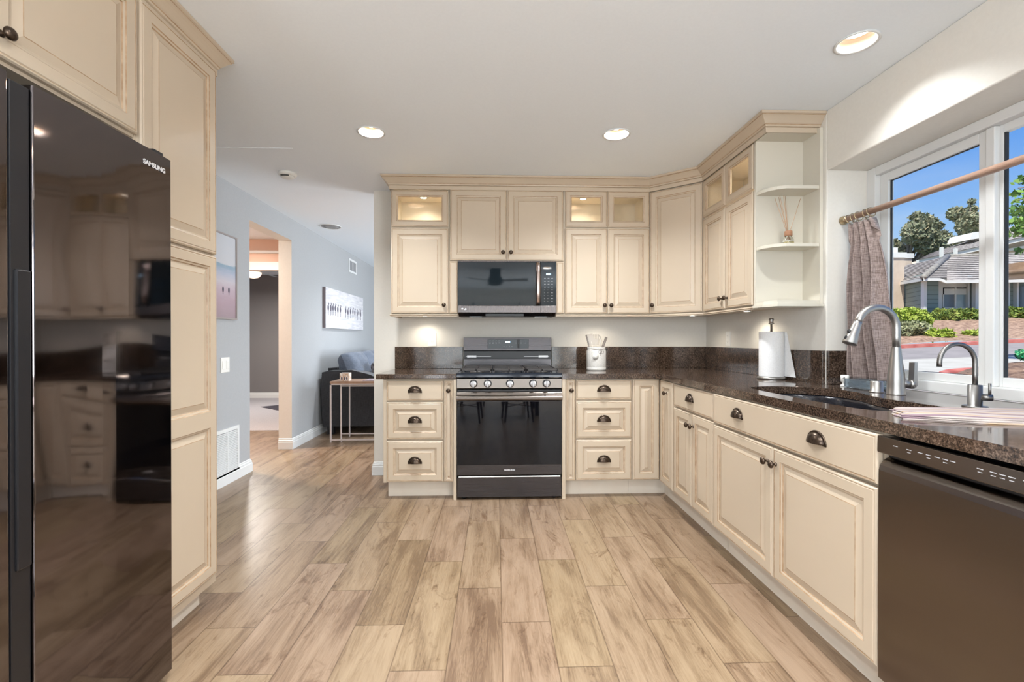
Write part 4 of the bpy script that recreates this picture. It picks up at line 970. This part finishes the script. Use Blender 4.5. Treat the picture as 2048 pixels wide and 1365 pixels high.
for i, (y, s_) in enumerate(((.40, 0), (1.05, 2), (1.72, 4))):
    o = pillow('back_cushion', (XL+.345, 5.72+y, .765), .13, .37, .25, -.42, M['cushion'], None, s_)
    tag(o, 'slate blue overstuffed back cushion on the sofa, ' + ['nearest the side table', 'in the middle', 'furthest from the side table'][i], 'cushion', 'blue back cushions on the sofa')
o = pillow('throw_pillow', (XL+.66, 6.15, .705), .09, .22, .19, -.35, M['throw'], None, 1); tag(o, 'patterned grey throw pillow in front of the blue cushions', 'pillow')
t = thing('nesting_side_table', 'slim pale metal side table with wooden top beside the sofa', 'side table', (-1.875, 5.262, 0))
B('tabletop', M['tabletop'], t, (0, 1.0, 0, .36, .665, .690), bevel=.002)
b = MB(); q = .0085
def bar(x0, x1, y0, y1, z0, z1): b.box(x0, x1, y0, y1, z0, z1)
for x in (.0, .985):
    bar(x, x+.015, 0, .015, 0, .65); bar(x, x+.015, .345, .36, 0, .65); 
bar(.0, 1.0, 0, .015, .650, .665); bar(0, 1.0, .345, .36, .650, .665); bar(0, .015, 0, .36, .650, .665); bar(.985, 1.0, 0, .36, .65, .665)
bar(.015, .985, 0, .015, .022, .036); bar(.015, .985, .345, .36, .022, .036)
b.build('outer_frame', M['whitemetal'], t, bevel=.001)
b = MB()
for x in (.110, .88):
    bar(x, x+.013, .020, .033, 0, .64); bar(x, x+.013, .325, .338, 0, .64)
bar(.110, .893, .020, .033, .630, .643); bar(.110, .893, .325, .338, .630, .643); b.build('inner_frame', M['whitemetal'], t, bevel=.001)
t = thing('printed_tin', 'small square printed tin on the side table', 'tin', (-1.72, 5.33, .6905))
m = noisy('tin_print', (0.55, 0.33, 0.20), (0.80, 0.78, 0.74), 45, .5); B('tin', m, t, (-.052, .052, -.045, .045, 0, .092), bevel=.003)
b = MB(); 
for x in (-.03, 0, .028): b.sphere((x, -.0455, .030), (.009, .0008, .018), 8, 6)
b.build('printed_birds', m_b, t)
o = B('magazine', noisy('magazine_cover', (0.16, 0.15, 0.20), (0.60, 0.45, 0.45), 20, .4), None, (-1.52, -1.32, 5.30, 5.56, .6905, .6965)); tag(o, 'magazine lying flat on the side table', 'magazine')

# ------------------------------------------------------------------ bedroom beyond the hall
t = thing('ceiling_fan', 'ceiling fan with a glowing amber dome in the far bedroom', 'ceiling fan', (-4.03, 7.80, HC))
b = MB(); b.lathe([(.06, 0), (.05, -.03), (.015, -.04), (.015, -.10), (.09, -.11), (.10, -.16), (.06, -.185)], (0, 0, 0), 'z', 24); b.build('motor', M['trim'], t)
b = MB(); b.lathe([(.125, -.165), (.120, -.20), (.085, -.245), (.03, -.262), (.0001, -.264)], (0, 0, 0), 'z', 24); b.build('light_dome', M['dome'], t)
for k in range(4):
    a = -.18 + k*PI/2; b = MB(Matrix.Rotation(a, 4, 'Z')); b.hexa([(.09, -.05, -.158), (.60, -.07, -.178), (.60, .07, -.150), (.09, .05, -.140), (.09, -.05, -.150), (.60, -.07, -.170), (.60, .07, -.142), (.09, .05, -.132)]); b.build('blade', mat('blade_blue_white', (.52, .62, .68), .4) if k == 0 else bpy.data.materials['blade_blue_white'], t)
area('dome_lamp', (0, 0, -.29), (0, 0, -1), .2, .2, BEDROOM, (1, .95, .9), 'DISK', t)
b = MB(); b.prism([(-4.02, 8.02), (-3.2, 7.35), (-2.6, 7.9), (-3.3, 8.75)], 'z', .0065, .014); o = b.build('bedroom_rug', M['rug'], None); tag(o, 'dark rug on the pale bedroom carpet', 'rug')
t = thing('hall_ceiling_light', 'warm flush ceiling light in the hall beyond the opening', 'light', (-3.25, 4.75, HC))
b = MB(); b.lathe([(.15, 0), (.15, -.02), (.12, -.06), (.06, -.085), (.0001, -.09)], (0, 0, 0), 'z', 28); b.build('shade', emit('warm_shade', (1, .8, .6), 1.5), t)
area('hall_lamp', (0, 0, -.11), (0, 0, -1), .25, .25, HALL, (1, .86, .74), 'DISK', t)

# ------------------------------------------------------------------ dining end (seen in the reflections of oven, microwave and refrigerator)
b = MB()
for x in (-1.75, -.62, .56, 1.69): b.box(x, x+.06, -4.66, -4.60, .0, 2.1)
b.box(-1.75, 1.75, -4.66, -4.60, 2.03, 2.1); b.box(-1.75, 1.75, -4.66, -4.60, 0, .06)
o = b.build('door_1', M['vinyl'], None, bevel=.004); struct(o)
B('pane', M['pane'], o, (-1.69, 1.69, -4.632, -4.628, .06, 2.03))
def bistro_chair(label, x, y, rz):
    t = thing('metal_chair', label, 'chair', (x, y, 0), rz, 'metal chairs round the dining table')
    mt = M['chairmetal']
    b = MB(); b.grid(lambda u, v: (-.18+.36*u, -.18+.36*v, .452-.010*math.sin(PI*u)*math.sin(PI*v)), 8, 8); b.box(-.182, .182, -.182, .182, .425, .447); b.build('seat', mt, t, bevel=.006)
    for sx in (-1, 1):
        for sy in (-1, 1):
            b = MB(); b.tube([(sx*.155, sy*.155, .44), (sx*.20, sy*.205, 0)], .015, 8, rs=[.024, .012]); b.build('leg', mt, t)
    b = MB()
    for sx in (-1, 1): b.tube([(sx*.165, .165, .44), (sx*.165, .20, .62), (sx*.14, .215, .80)], .010, 8)
    b.tube([(-.14, .215, .80), (-.07, .218, .845), (.07, .218, .845), (.14, .215, .80)], .010, 8); b.box(-.045, .045, .195, .202, .44, .84); b.build('backrest', mt, t)
    b = MB(); b.tube([(-.175, -.178, .22), (.175, .178, .22)], .006, 6); b.tube([(.175, -.178, .22), (-.175, .178, .22)], .006, 6); b.build('cross_brace', mt, t)
    return t
M['chairmetal'] = mat('black_chair_metal', (.012, .012, .014), .3, .6)
bistro_chair('black metal chair at the dining table, kitchen side left', -.42, .02, PI*.02)
bistro_chair('black metal chair at the dining table, kitchen side right', .30, .00, -PI*.03)
bistro_chair('black metal chair at the dining table, patio side left', -.42, -1.55, PI)
bistro_chair('black metal chair at the dining table, patio side right', .30, -1.55, PI)
t = thing('dining_table', 'dark rectangular dining table behind the camera', 'table', (-.06, -.78, 0))
B('tabletop', M['tabletop'], t, (-.75, .75, -.45, .45, .72, .75), bevel=.006)
for sx in (-1, 1):
    for sy in (-1, 1): B('leg', M['chairmetal'], t, (sx*.68-.03, sx*.68+.03, sy*.38-.03, sy*.38+.03, 0, .72))
t = thing('ceiling_fan', 'dark three-blade ceiling fan over the dining table', 'ceiling fan', (-.02, -1.2, HC))
b = MB(); b.lathe([(.10, 0), (.10, -.12), (.115, -.15), (.14, -.19), (.145, -.24), (.12, -.28), (.06, -.30), (.0001, -.305)], (0, 0, 0), 'z', 28); b.build('motor', M['black'], t)
for k in range(3):
    b = MB(Matrix.Rotation(.35+k*2*PI/3, 4, 'Z')); b.hexa([(.13, -.05, -.222), (.62, -.07, -.235), (.62, .06, -.205), (.13, .04, -.205), (.13, -.05, -.214), (.62, -.07, -.227), (.62, .06, -.197), (.13, .04, -.197)])
    b.build('blade', M['gunmetal'], t, bevel=.003)

# ------------------------------------------------------------------ outdoors, seen through the kitchen window
def gz(X, Y):
    prof = [(0, .02), (3, .18), (13, .715), (18, .79), (18.01, .79), (24, 1.68), (40, 2.4), (120, 4)]
    for (a, za), (c, zc) in zip(prof, prof[1:]):
        if Y <= c: z = za+(zc-za)*(Y-a)/(c-a); break
    return z + .045*(X-16)*min(1, max(0, Y/18))
def ground(name, xs, ys, m, lift=0, amp=0, seed=0):
    b = MB(); nx, ny = len(xs)-1, len(ys)-1; rnd = random.Random(seed); vs = []
    for y in ys:
        for x in xs: vs.append((x, y, gz(x, y)+lift+(rnd.uniform(-amp, amp))))
    b.add(vs, [(j*(nx+1)+i, j*(nx+1)+i+1, (j+1)*(nx+1)+i+1, (j+1)*(nx+1)+i) for j in range(ny) for i in range(nx)], 0, True)
    return b.build(name, m, None)
def lin(a, c, n): return [a+(c-a)*i/n for i in range(n+1)]
M['concrete'] = noisy('driveway_concrete', (0.45, 0.42, 0.37), (0.53, 0.50, 0.45), 2.2, .9)
M['asphalt'] = noisy('street_asphalt', (0.26, 0.23, 0.22), (0.33, 0.29, 0.28), 1.5, .9)
M['redcurb'] = noisy('red_curb_paint', (0.46, 0.11, 0.09), (0.58, 0.20, 0.16), 3, .8)
M['mulch'] = noisy('bark_mulch', (0.19, 0.105, 0.07), (0.50, 0.33, 0.23), 7, .95, bstr=1, bdist=.05)
o = ground('driveway', lin(2.3, 60, 12), lin(-2, 13, 8), M['concrete']); struct(o)
o = ground('street', lin(2.3, 60, 12), [13, 15, 18], M['asphalt'], .0); struct(o)
b = MB()
for i in range(30):
    x0, x1 = 4+i*1.6, 4+(i+1)*1.6
    b.hexa([(x0, 18, gz(x0, 18)-.1), (x1, 18, gz(x1, 18)-.1), (x1, 18.35, gz(x1, 18)-.1), (x0, 18.35, gz(x0, 18)-.1), (x0, 18.02, gz(x0, 18)+.13), (x1, 18.02, gz(x1, 18)+.13), (x1, 18.35, gz(x1, 18)+.14), (x0, 18.35, gz(x0, 18)+.14)])
o = b.build('street_curb', M['redcurb'], None); tag(o, 'long red painted curb along the far side of the street', 'curb')
o = ground('mulch_slope', lin(4, 60, 90), lin(18.3, 30, 24), M['mulch'], .12, .05, 4); struct(o)
o = ground('far_ground', lin(2.3, 120, 6), [30, 60, 120], noisy('dry_lawn', (.12, .15, .06), (.2, .22, .1), 2), .0); struct(o)

def leafmat(name, a, bcol, c):
    m = mat(name, a, .6, spec=.2, Sheen_Weight=0); t, b_ = nodes(m); g = t.nodes.new('ShaderNodeNewGeometry')
    t.links.new(ramp(t, g.outputs['Random Per Island'], [(0, a), (.5, bcol), (1, c)]), b_.inputs['Base Color']); return m
def leaves(name, blobs, n, size, m, parent=None, seed=1, shell=.55, aspect=1.8):
    """blobs: (centre, (rx, ry, rz)); leaf cards spread through each blob's shell"""
    rg = np.random.default_rng(seed); w = np.array([b_[1][0]*b_[1][2] for b_ in blobs]); w = w/w.sum()
    idx = rg.choice(len(blobs), n, p=w); C0 = np.array([b_[0] for b_ in blobs])[idx]; R0 = np.array([b_[1] for b_ in blobs])[idx]
    d = rg.normal(size=(n, 3)); d /= np.linalg.norm(d, axis=1)[:, None]; rr = shell+(1-shell)*rg.random(n)**.6
    c = C0 + d*R0*rr[:, None]
    u = rg.normal(size=(n, 3)); u /= np.linalg.norm(u, axis=1)[:, None]; v = np.cross(u, rg.normal(size=(n, 3))); v /= np.linalg.norm(v, axis=1)[:, None]
    s = size*(.6+.8*rg.random(n))[:, None]; u = u*s*aspect*.5; v = v*s*.5
    V = np.stack([c-u, c+v, c+u, c-v], 1).reshape(-1, 3); me = bpy.data.meshes.new(name)
    me.from_pydata(V.tolist(), [], np.arange(4*n).reshape(-1, 4).tolist()); me.materials.append(m); me.update()
    o = bpy.data.objects.new(name, me); COL.objects.link(o)
    if parent: o.parent = parent
    return o
M['leaf_lime'] = leafmat('lime_leaves', (.20, .27, .04), (.38, .47, .07), (.52, .58, .13))
M['leaf_mid'] = leafmat('mid_leaves', (.06, .11, .03), (.17, .24, .05), (.34, .38, .09))
M['leaf_grey'] = leafmat('eucalyptus_leaves', (.15, .17, .10), (.27, .29, .19), (.46, .40, .25))
M['leaf_dull'] = leafmat('dull_leaves', (.16, .17, .09), (.30, .32, .17), (.42, .40, .24))
M['bark'] = noisy('bark', (.16, .12, .09), (.28, .23, .19), 6, .9)
M['stem'] = mat('woody_stem', (.12, .08, .05), .9)
def sc(px, Y): return px*Y/FPX      # size in metres of px photo pixels at depth Y
def hedge(name, label, px0, px1, pyt, pyb, Y, m, n, size, seed, cat='hedge', lobes=6):
    a = at(px0, pyb, Y); c = at(px1, pyt, Y); t = thing(name, label, cat, ((a.x+c.x)/2, Y, a.z))
    W = (c.x-a.x); H = c.z-a.z; bl = []; rnd = random.Random(seed)
    for i in range(lobes):
        x = -W/2+W*(i+.5)/lobes; bl.append(((x, rnd.uniform(-.1, .1), H*.5+rnd.uniform(-.04, .04)*H), (W/lobes*.55, .5, H*.52)))
    leaves('foliage', bl, n, size, m, t, seed)
    b = MB()
    for bb in bl: b.tube([(bb[0][0], 0, -.15), (bb[0][0]+.05, 0, H*.6)], .03, 6)
    b.build('stem', M['stem'], t); return t
hedge('clipped_hedge', 'clipped green hedge below the white framed window of the green house', 1877, 1978, 619, 645, 24.3, M['leaf_mid'], 5200, .13, 2, lobes=8)
hedge('clipped_hedge', 'clipped green hedge right of the window mullion, left of the white porch post', 2000, 2033, 616, 643, 24.3, M['leaf_mid'], 2600, .13, 5, lobes=4)
hedge('clipped_hedge', 'clipped green hedge at the right edge of the window view', 2038, 2085, 618, 643, 24.3, M['leaf_mid'], 2600, .13, 6, lobes=4)
# large shrub at the left, lime above a duller skirt
a = at(1830, 668, 20.5); t = thing('lime_shrub', 'big lime green rounded shrub in front of the beige wall', 'shrub', (a.x, a.y, a.z-.1))
k = sc(1, 20.5)
leaves('foliage', [((-40*k, .4, 36*k), (36*k, .7, 22*k)), ((0, .3, 38*k), (38*k, .7, 20*k)), ((22*k, .3, 30*k), (14*k, .6, 16*k))], 6500, .11, M['leaf_lime'], t, 8)
leaves('lower_foliage', [((-44*k, -.2, 10*k), (26*k, .6, 20*k)), ((-14*k, -.3, 14*k), (28*k, .6, 16*k))], 4200, .10, M['leaf_dull'], t, 9)
b = MB(); 
for x in (-40, -10, 12): b.tube([(x*k, 0, -.2), (x*k+.1, 0, 25*k)], .04, 6)
b.build('stem', M['stem'], t)
for i, (px, py, w_, h_, lb) in enumerate([(1890, 672, 16, 10, 'pale green tuft of grass at the foot of the lime shrub'), (1864, 668, 12, 12, 'light green low plant right of the lime shrub'), (1955, 660, 10, 5, 'small green weed on the mulch slope below the hedge'), (1938, 666, 6, 5, 'small green weed in the middle of the mulch slope')]):
    a = at(px, py, 19.6); t = tag(leaves('ground_plant', [((0, 0, sc(h_, 19.6)*.3), (sc(w_, 19.6), .3, sc(h_, 19.6)))], 420, .10, M['leaf_lime'], None, 20+i, .1, 3), lb, 'plant'); t.location = (a.x, a.y, gz(a.x, a.y)+.12)
# garden mound with red curb on the right
M['soil'] = noisy('dark_soil_mulch', (0.10, 0.055, 0.04), (0.30, 0.19, 0.13), 9, .95, bstr=1, bdist=.04)
c0 = at(2066, 748, 8.6)
b = MB(); b.grid(lambda u, v: (c0.x+1.05*v*math.cos(2*PI*u)*1.3, c0.y+1.05*v*math.sin(2*PI*u), gz(c0.x, c0.y)+.05+.30*(1-v*v)+.02*math.sin(u*40+v*9)), 40, 10)
o = b.build('planting_bed', M['soil'], None); tag(o, 'mulch planting mound in the driveway outside the right window pane', 'planting bed')
b = MB(); b.tube([(c0.x+1.10*1.3*math.cos(2*PI*i/40), c0.y+1.10*math.sin(2*PI*i/40), gz(c0.x+1.4*math.cos(2*PI*i/40), c0.y+1.1*math.sin(2*PI*i/40))+.06) for i in range(41)], .09, 8)
b.build('bed_curb', M['redcurb'], o)
a = at(2047, 716, 8.7); t = tag(leaves('green_plant', [((0, 0, .06), (.13, .12, .11))], 260, .05, leafmat('emerald_leaves', (.02, .22, .10), (.05, .38, .18), (.25, .55, .20)), None, 31, .2, 1.3), 'bright emerald green plant on the mulch mound', 'plant'); t.location = tuple(a)

# the green-sided house
def siding(name, base, dark, pitch):
    m = mat(name, base, .75); t, b_ = nodes(m); c_ = t.nodes.new('ShaderNodeTexCoord'); s_ = t.nodes.new('ShaderNodeSeparateXYZ'); t.links.new(c_.outputs['Object'], s_.inputs[0])
    f_ = mathn(t, 'FRACT', mathn(t, 'DIVIDE', s_.outputs[2], pitch)); t.links.new(ramp(t, f_, [(0, dark), (.07, dark), (.12, base), (1, base)]), b_.inputs['Base Color']); return m
M['siding'] = siding('sage_siding', (.235, .295, .265), (.08, .11, .10), .255)
M['htrim'] = mat('house_white_trim', (.74, .72, .67), .6)
M['stucco'] = noisy('beige_stucco', (.60, .47, .36), (.66, .53, .41), 3, .9)
M['roof'] = noisy('grey_roof_tile', (.27, .24, .225), (.48, .43, .40), 5, .9, stretch=(1, 1, 3))
M['riser_shade'] = mat('roof_riser_shade', (.10, .09, .088), .9)  # dark course risers: shade between tile courses put into the colour
def wallq(name, m, parent, pa, pb, z0, z1, th=.15):
    """upright slab from plan point pa to pb"""
    a = Vector((pa[0], pa[1])); c = Vector((pb[0], pb[1])); d = (c-a).normalized(); n_ = Vector((-d.y, d.x))*th
    b = MB(); b.hexa([(a.x, a.y, z0), (c.x, c.y, z0), (c.x+n_.x, c.y+n_.y, z0), (a.x+n_.x, a.y+n_.y, z0), (a.x, a.y, z1), (c.x, c.y, z1), (c.x+n_.x, c.y+n_.y, z1), (a.x+n_.x, a.y+n_.y, z1)])
    return b.build(name, m, parent)
H1 = thing('house', 'sage green sided house with grey tile roof across the street', 'house', tuple(at(1920, 645, 25.5)))
H1.location.x = H1.location.x; ox, oy, oz = H1.location
def L(v): return (v.x-ox, v.y-oy, v.z-oz)
def hw_(px0, Y0, px1, Y1, pyt, pyb, m, name, th=.15):
    a = at(px0, pyb, Y0); c = at(px1, pyb, Y1); z1 = at(px0, pyt, Y0).z; z0 = a.z
    return wallq(name, m, H1, (a.x-ox, a.y-oy), (c.x-ox, c.y-oy), z0-oz-.4, z1-oz, th)
hw_(1803, 28.0, 1848, 25.2, 560, 640, M['siding'], 'side_wall')
hw_(1848, 25.2, 1877, 25.2, 556, 645, M['siding'], 'wall')
hw_(1877, 25.6, 1884, 25.6, 562, 645, M['htrim'], 'window_surround', .3)
hw_(1884, 25.7, 1936, 25.7, 562, 575.5, M['htrim'], 'window_head')
hw_(1884, 25.7, 1936, 25.7, 618, 645, M['siding'], 'wall')
hw_(1936, 25.6, 1944, 25.6, 562, 645, M['htrim'], 'window_surround', .3)
hw_(1944, 25.7, 2100, 25.7, 562, 645, M['siding'], 'wall')
b = MB(); a = at(1884, 618, 25.75); c = at(1936, 575.5, 25.75); z0, z1 = a.z-oz, c.z-oz
fw = .07; x0, x1 = a.x-ox, c.x-ox
b.box(x0, x1, .2, .3, z0, z0+fw); b.box(x0, x1, .2, .3, z1-fw, z1); b.box(x0, x0+fw, .2, .3, z0, z1); b.box(x1-fw, x1, .2, .3, z0, z1); xm = (x0+x1)/2-.02; b.box(xm-.04, xm+.04, .19, .3, z0, z1)
wn_ = b.build('window', M['htrim'], H1)
B('pane', mat('house_glass_dark', (.16, .20, .23), .15), wn_, (x0+fw, xm-.04, .25, .27, z0+fw, z1-fw)); B('pane', mat('house_glass_light', (.32, .40, .41), .2), wn_, (xm+.04, x1-fw, .25, .27, z0+fw, z1-fw))
for px0, px1, pyt, pyb in ((1848, 1854, 556, 645), (1951, 1957.5, 562, 645), (2014, 2020, 562, 640), (2034, 2038, 562, 642), (2075, 2080, 562, 642)):
    a = at(px0, pyb, 25.0); c = at(px1, pyt, 25.0); B('corner_post', M['htrim'], H1, (a.x-ox, c.x-ox, 25.0-oy, 25.2-oy, a.z-oz-.3, c.z-oz))
a = at(2041, 640, 25.5); c = at(2070, 573, 25.5); B('dark_window', bpy.data.materials['house_glass_dark'], H1, (a.x-ox, c.x-ox, 25.55-oy, 25.65-oy, a.z-oz, c.z-oz))
a = at(1943.5, 640, 25.5); c = at(1951, 566, 25.5); B('dark_wall_strip', mat('dark_olive', (.12, .14, .12), .7), H1, (a.x-ox, c.x-ox, 25.55-oy, 25.65-oy, a.z-oz, c.z-oz))  # wall strip between trim and post, built as a separate darker slab
def roofq(eL, eR, rR, rL, n, m, parent, name='roof', th=.05):
    b = MB()
    for i in range(n):
        t0, t1 = i/n, (i+1)/n
        A, Bq = eL.lerp(rL, t0), eR.lerp(rR, t0); C_, D = eR.lerp(rR, t1), eL.lerp(rL, t1)
        nn = (Bq-A).cross(D-A).normalized()
        if nn.z < 0: nn = -nn
        up = nn*th; lo = nn*.012
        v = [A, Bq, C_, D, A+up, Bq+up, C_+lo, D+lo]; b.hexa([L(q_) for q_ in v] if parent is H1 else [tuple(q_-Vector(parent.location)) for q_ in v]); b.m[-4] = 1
    return b.build(name, [m, M['riser_shade']], parent)
Ye, Yr = 24.4, 27.8
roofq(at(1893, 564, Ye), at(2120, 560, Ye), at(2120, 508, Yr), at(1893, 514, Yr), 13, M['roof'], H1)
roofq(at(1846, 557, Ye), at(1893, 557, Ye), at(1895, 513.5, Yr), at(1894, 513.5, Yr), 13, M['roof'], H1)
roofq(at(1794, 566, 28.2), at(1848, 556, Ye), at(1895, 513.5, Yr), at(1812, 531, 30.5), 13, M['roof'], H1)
b = MB(); b.tube([L(at(1847, 555, Ye-.05)), L(at(1895, 512.5, Yr))], .16, 6); b.tube([L(at(1894, 512.5, Yr)), L(at(2120, 507, Yr))], .12, 6); b.build('ridge_tiles', noisy('ridge_tile', (.20, .18, .16), (.33, .30, .26), 5), H1)
b = MB()
def strip(p, q_, h): b.hexa([L(p), L(q_), L(q_+Vector((0, .08, 0))), L(p+Vector((0, .08, 0))), L(p+Vector((0, 0, h))), L(q_+Vector((0, 0, h))), L(q_+Vector((0, .08, h))), L(p+Vector((0, .08, h)))])
strip(at(1794, 571, 28.1), at(1847, 562, Ye-.06), .17); strip(at(1847, 562, Ye-.06), at(1880, 562, Ye-.06), .15); strip(at(1880, 562, Ye-.06), at(1893, 567, Ye-.1), .15); strip(at(1893, 567, Ye-.1), at(2120, 564, Ye-.1), .16)
b.build('fascia', M['htrim'], H1)
# beige buildings behind
def blockhouse(name, label, px0, px1, pyt, pyb, Y, d, cap=None):
    a = at(px0, pyb, Y); c = at(px1, pyt, Y); t = thing(name, label, 'building', ((a.x+c.x)/2, Y, a.z-1)); W = (c.x-a.x)/2; H = c.z-a.z+1
    B('wall', M['stucco'], t, (-W, W, 0, d, 0, H)); B('parapet', M['htrim'], t, (-W-.08, W+.08, -.08, d+.08, H, H+.32)); 
    if cap: B('chimney_cap', M['htrim'], t, (-W*.55, W*.6, .2, 1.0, H+.32, H+.32+cap))
    return t
blockhouse('chimney_block', 'beige stucco chimney block with white cap at the left of the green house', 1770, 1809, 516, 640, 27.5, 1.6, .35)
blockhouse('chimney_block', 'narrow beige stucco block with white cap just behind the larger one', 1808, 1824, 517, 600, 30.5, 1.6)
H2 = thing('hillside_house', 'beige house with sloping grey roof up the hill behind the green house', 'house', tuple(at(1950, 560, 36)))
def H2q(name, pts, m, th):
    b = MB(); v = [p-Vector(H2.location) for p in pts]; w3 = [q_+Vector((0, th, 0)) for q_ in v]; b.hexa([tuple(q_) for q_ in (v[0], v[1], w3[1], w3[0], v[3], v[2], w3[2], w3[3])]); return b.build(name, m, H2)
H2q('wall', [at(1836, 560, 37), at(2100, 560, 37), at(2100, 462, 37), at(1836, 527, 37)], M['stucco'], 4)
H2q('fascia', [at(1838, 528, 35.7), at(2110, 468.5, 35.7), at(2110, 461, 35.7), at(1838, 520, 35.7)], M['htrim'], .25)
H2q('beam', [at(1855, 532, 36.6), at(2110, 486, 36.6), at(2110, 480, 36.6), at(1855, 528, 36.6)], M['htrim'], .2)
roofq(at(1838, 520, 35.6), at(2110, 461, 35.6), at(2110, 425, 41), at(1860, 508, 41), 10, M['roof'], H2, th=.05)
for px, pt in ((1883, 495), (1911, 497)):
    a = at(px-2, 515, 35.2); c = at(px+2, pt, 35.2); lx, ly, lz = H2.location; B('white_post', M['htrim'], H2, (a.x-lx, c.x-lx, 35.1-ly, 35.3-ly, a.z-lz, c.z-lz))
a = at(1928, 482, 38.5); c = at(1968, 466, 38.5); lx, ly, lz = H2.location
b = MB(); w_ = c.x-a.x; b.hexa([(a.x-lx, 0+2, a.z-lz), (c.x-lx+.3, 2, a.z-lz+.3), (c.x-lx+.3, 4, a.z-lz+.3), (a.x-lx, 4, a.z-lz), (a.x-lx+.25, 2, c.z-lz-.1), (c.x-lx-.1, 2, c.z-lz+.1), (c.x-lx-.1, 4, c.z-lz+.1), (a.x-lx+.25, 4, c.z-lz-.1)]); b.build('roof_chimney', M['htrim'], H2)
# lantern with wide brown hood near the right pane
a = at(2074, 548, 6.2); t = thing('garden_lantern', 'brown hooded outdoor lantern on a dark post outside the right pane', 'lantern', (a.x, a.y, gz(a.x, a.y)))
hz_ = a.z-gz(a.x, a.y)
b = MB(); b.lathe([(.52, hz_-.02), (.525, hz_+.02), (.42, hz_+.045), (.34, hz_+.05), (.33, hz_+.15), (.0001, hz_+.16)], (0, 0, 0), 'z', 32); b.lathe([(.52, hz_-.02), (.10, hz_-.03)], (0, 0, 0), 'z', 32)
b.build('hood', noisy('brown_hood', (.20, .12, .07), (.28, .18, .11), 8, .5), t)
b = MB(); b.lathe([(.05, 0), (.04, .1), (.035, hz_-.1), (.10, hz_-.06), (.10, hz_-.01)], (0, 0, 0), 'z', 16); b.build('post', M['black'], t)
# trees
def tree(label, specs, Y, n, size, m, seed, trunk=None):
    cs = [(at(px, py, Y), rx, rz) for px, py, rx, rz in specs]; base = cs[0][0]; g = gz(base.x, Y)
    t = thing('tree', label, 'tree', (base.x, Y, g))
    bl = [((p.x-base.x, (i % 3-1)*1.2, p.z-g), (sc(rx, Y), sc(min(rx, rz), Y), sc(rz, Y))) for i, (p, rx, rz) in enumerate(cs)]
    leaves('crown', bl, n, size, m, t, seed, .25)
    b = MB(); zc = bl[0][0][2]; b.tube([(0, 0, -.3), (.2, 0, zc*.5), (0, 0, zc)], .3, 8, rs=[.45, .32, .12])
    for bb in bl[1:]: b.tube([(.1, 0, zc*.55), tuple((bb[0][0]*.5, bb[0][1]*.5, (bb[0][2]+zc*.6)*.5)), bb[0]], .12, 6, rs=[.2, .12, .04])
    b.build('trunk', M['bark'], t); return t
tree('round dense eucalyptus tree left of the gap in the sky', [(1815, 470, 26, 26), (1850, 446, 20, 16), (1800, 500, 24, 26), (1845, 490, 34, 24), (1875, 480, 14, 10), (1880, 500, 20, 14), (1812, 440, 9, 8), (1876, 452, 8, 7)], 46, 11000, .34, M['leaf_grey'], 41)
tree('taller eucalyptus tree near the window mullion', [(1925, 455, 24, 26), (1912, 428, 16, 13), (1945, 430, 18, 12), (1940, 480, 26, 18), (1905, 490, 24, 16), (1962, 415, 10, 8), (1965, 445, 12, 12), (1943, 404, 5, 5)], 58, 11000, .34, M['leaf_grey'], 42)
a = at(2075, 470, 11); t = thing('leafy_branch_tree', 'green leafy tree reaching in from the right of the window', 'tree', (a.x, a.y, gz(a.x, a.y)))
zc = a.z-t.location.z; k = sc(1, 11)
leaves('crown', [((-38*k, 0, 10*k+zc), (20*k, .3, 14*k)), ((-45*k, .1, 20*k+zc+.1), (22*k, .3, 6*k)), ((-30*k, 0, 55*k+zc), (20*k, .3, 7*k)), ((-40*k, 0, 88*k+zc), (14*k, .3, 5*k)), ((-28*k, 0, 115*k+zc), (14*k, .3, 10*k)), ((-20*k, 0, -30*k+zc), (14*k, .3, 10*k)), ((25*k, .2, 60*k+zc), (34*k, .6, 60*k)), ((-25*k, 0, 35*k+zc), (16*k, .3, 6*k))], 900, .085, leafmat('bright_tree_leaves', (.05, .12, .03), (.13, .26, .05), (.30, .42, .10)), t, 51, .1)
b = MB(); b.tube([(.5, 0, -.1), (.45, 0, zc*.6), (.3, 0, zc+1)], .1, 8, rs=[.12, .09, .04])
for dz in (.1, .6, 1.0, 1.3): b.tube([(.3, 0, zc+dz-.3), (-.1, 0, zc+dz-.1), (-.5, 0, zc+dz-.15)], .012, 5)
b.build('trunk', M['bark'], t)
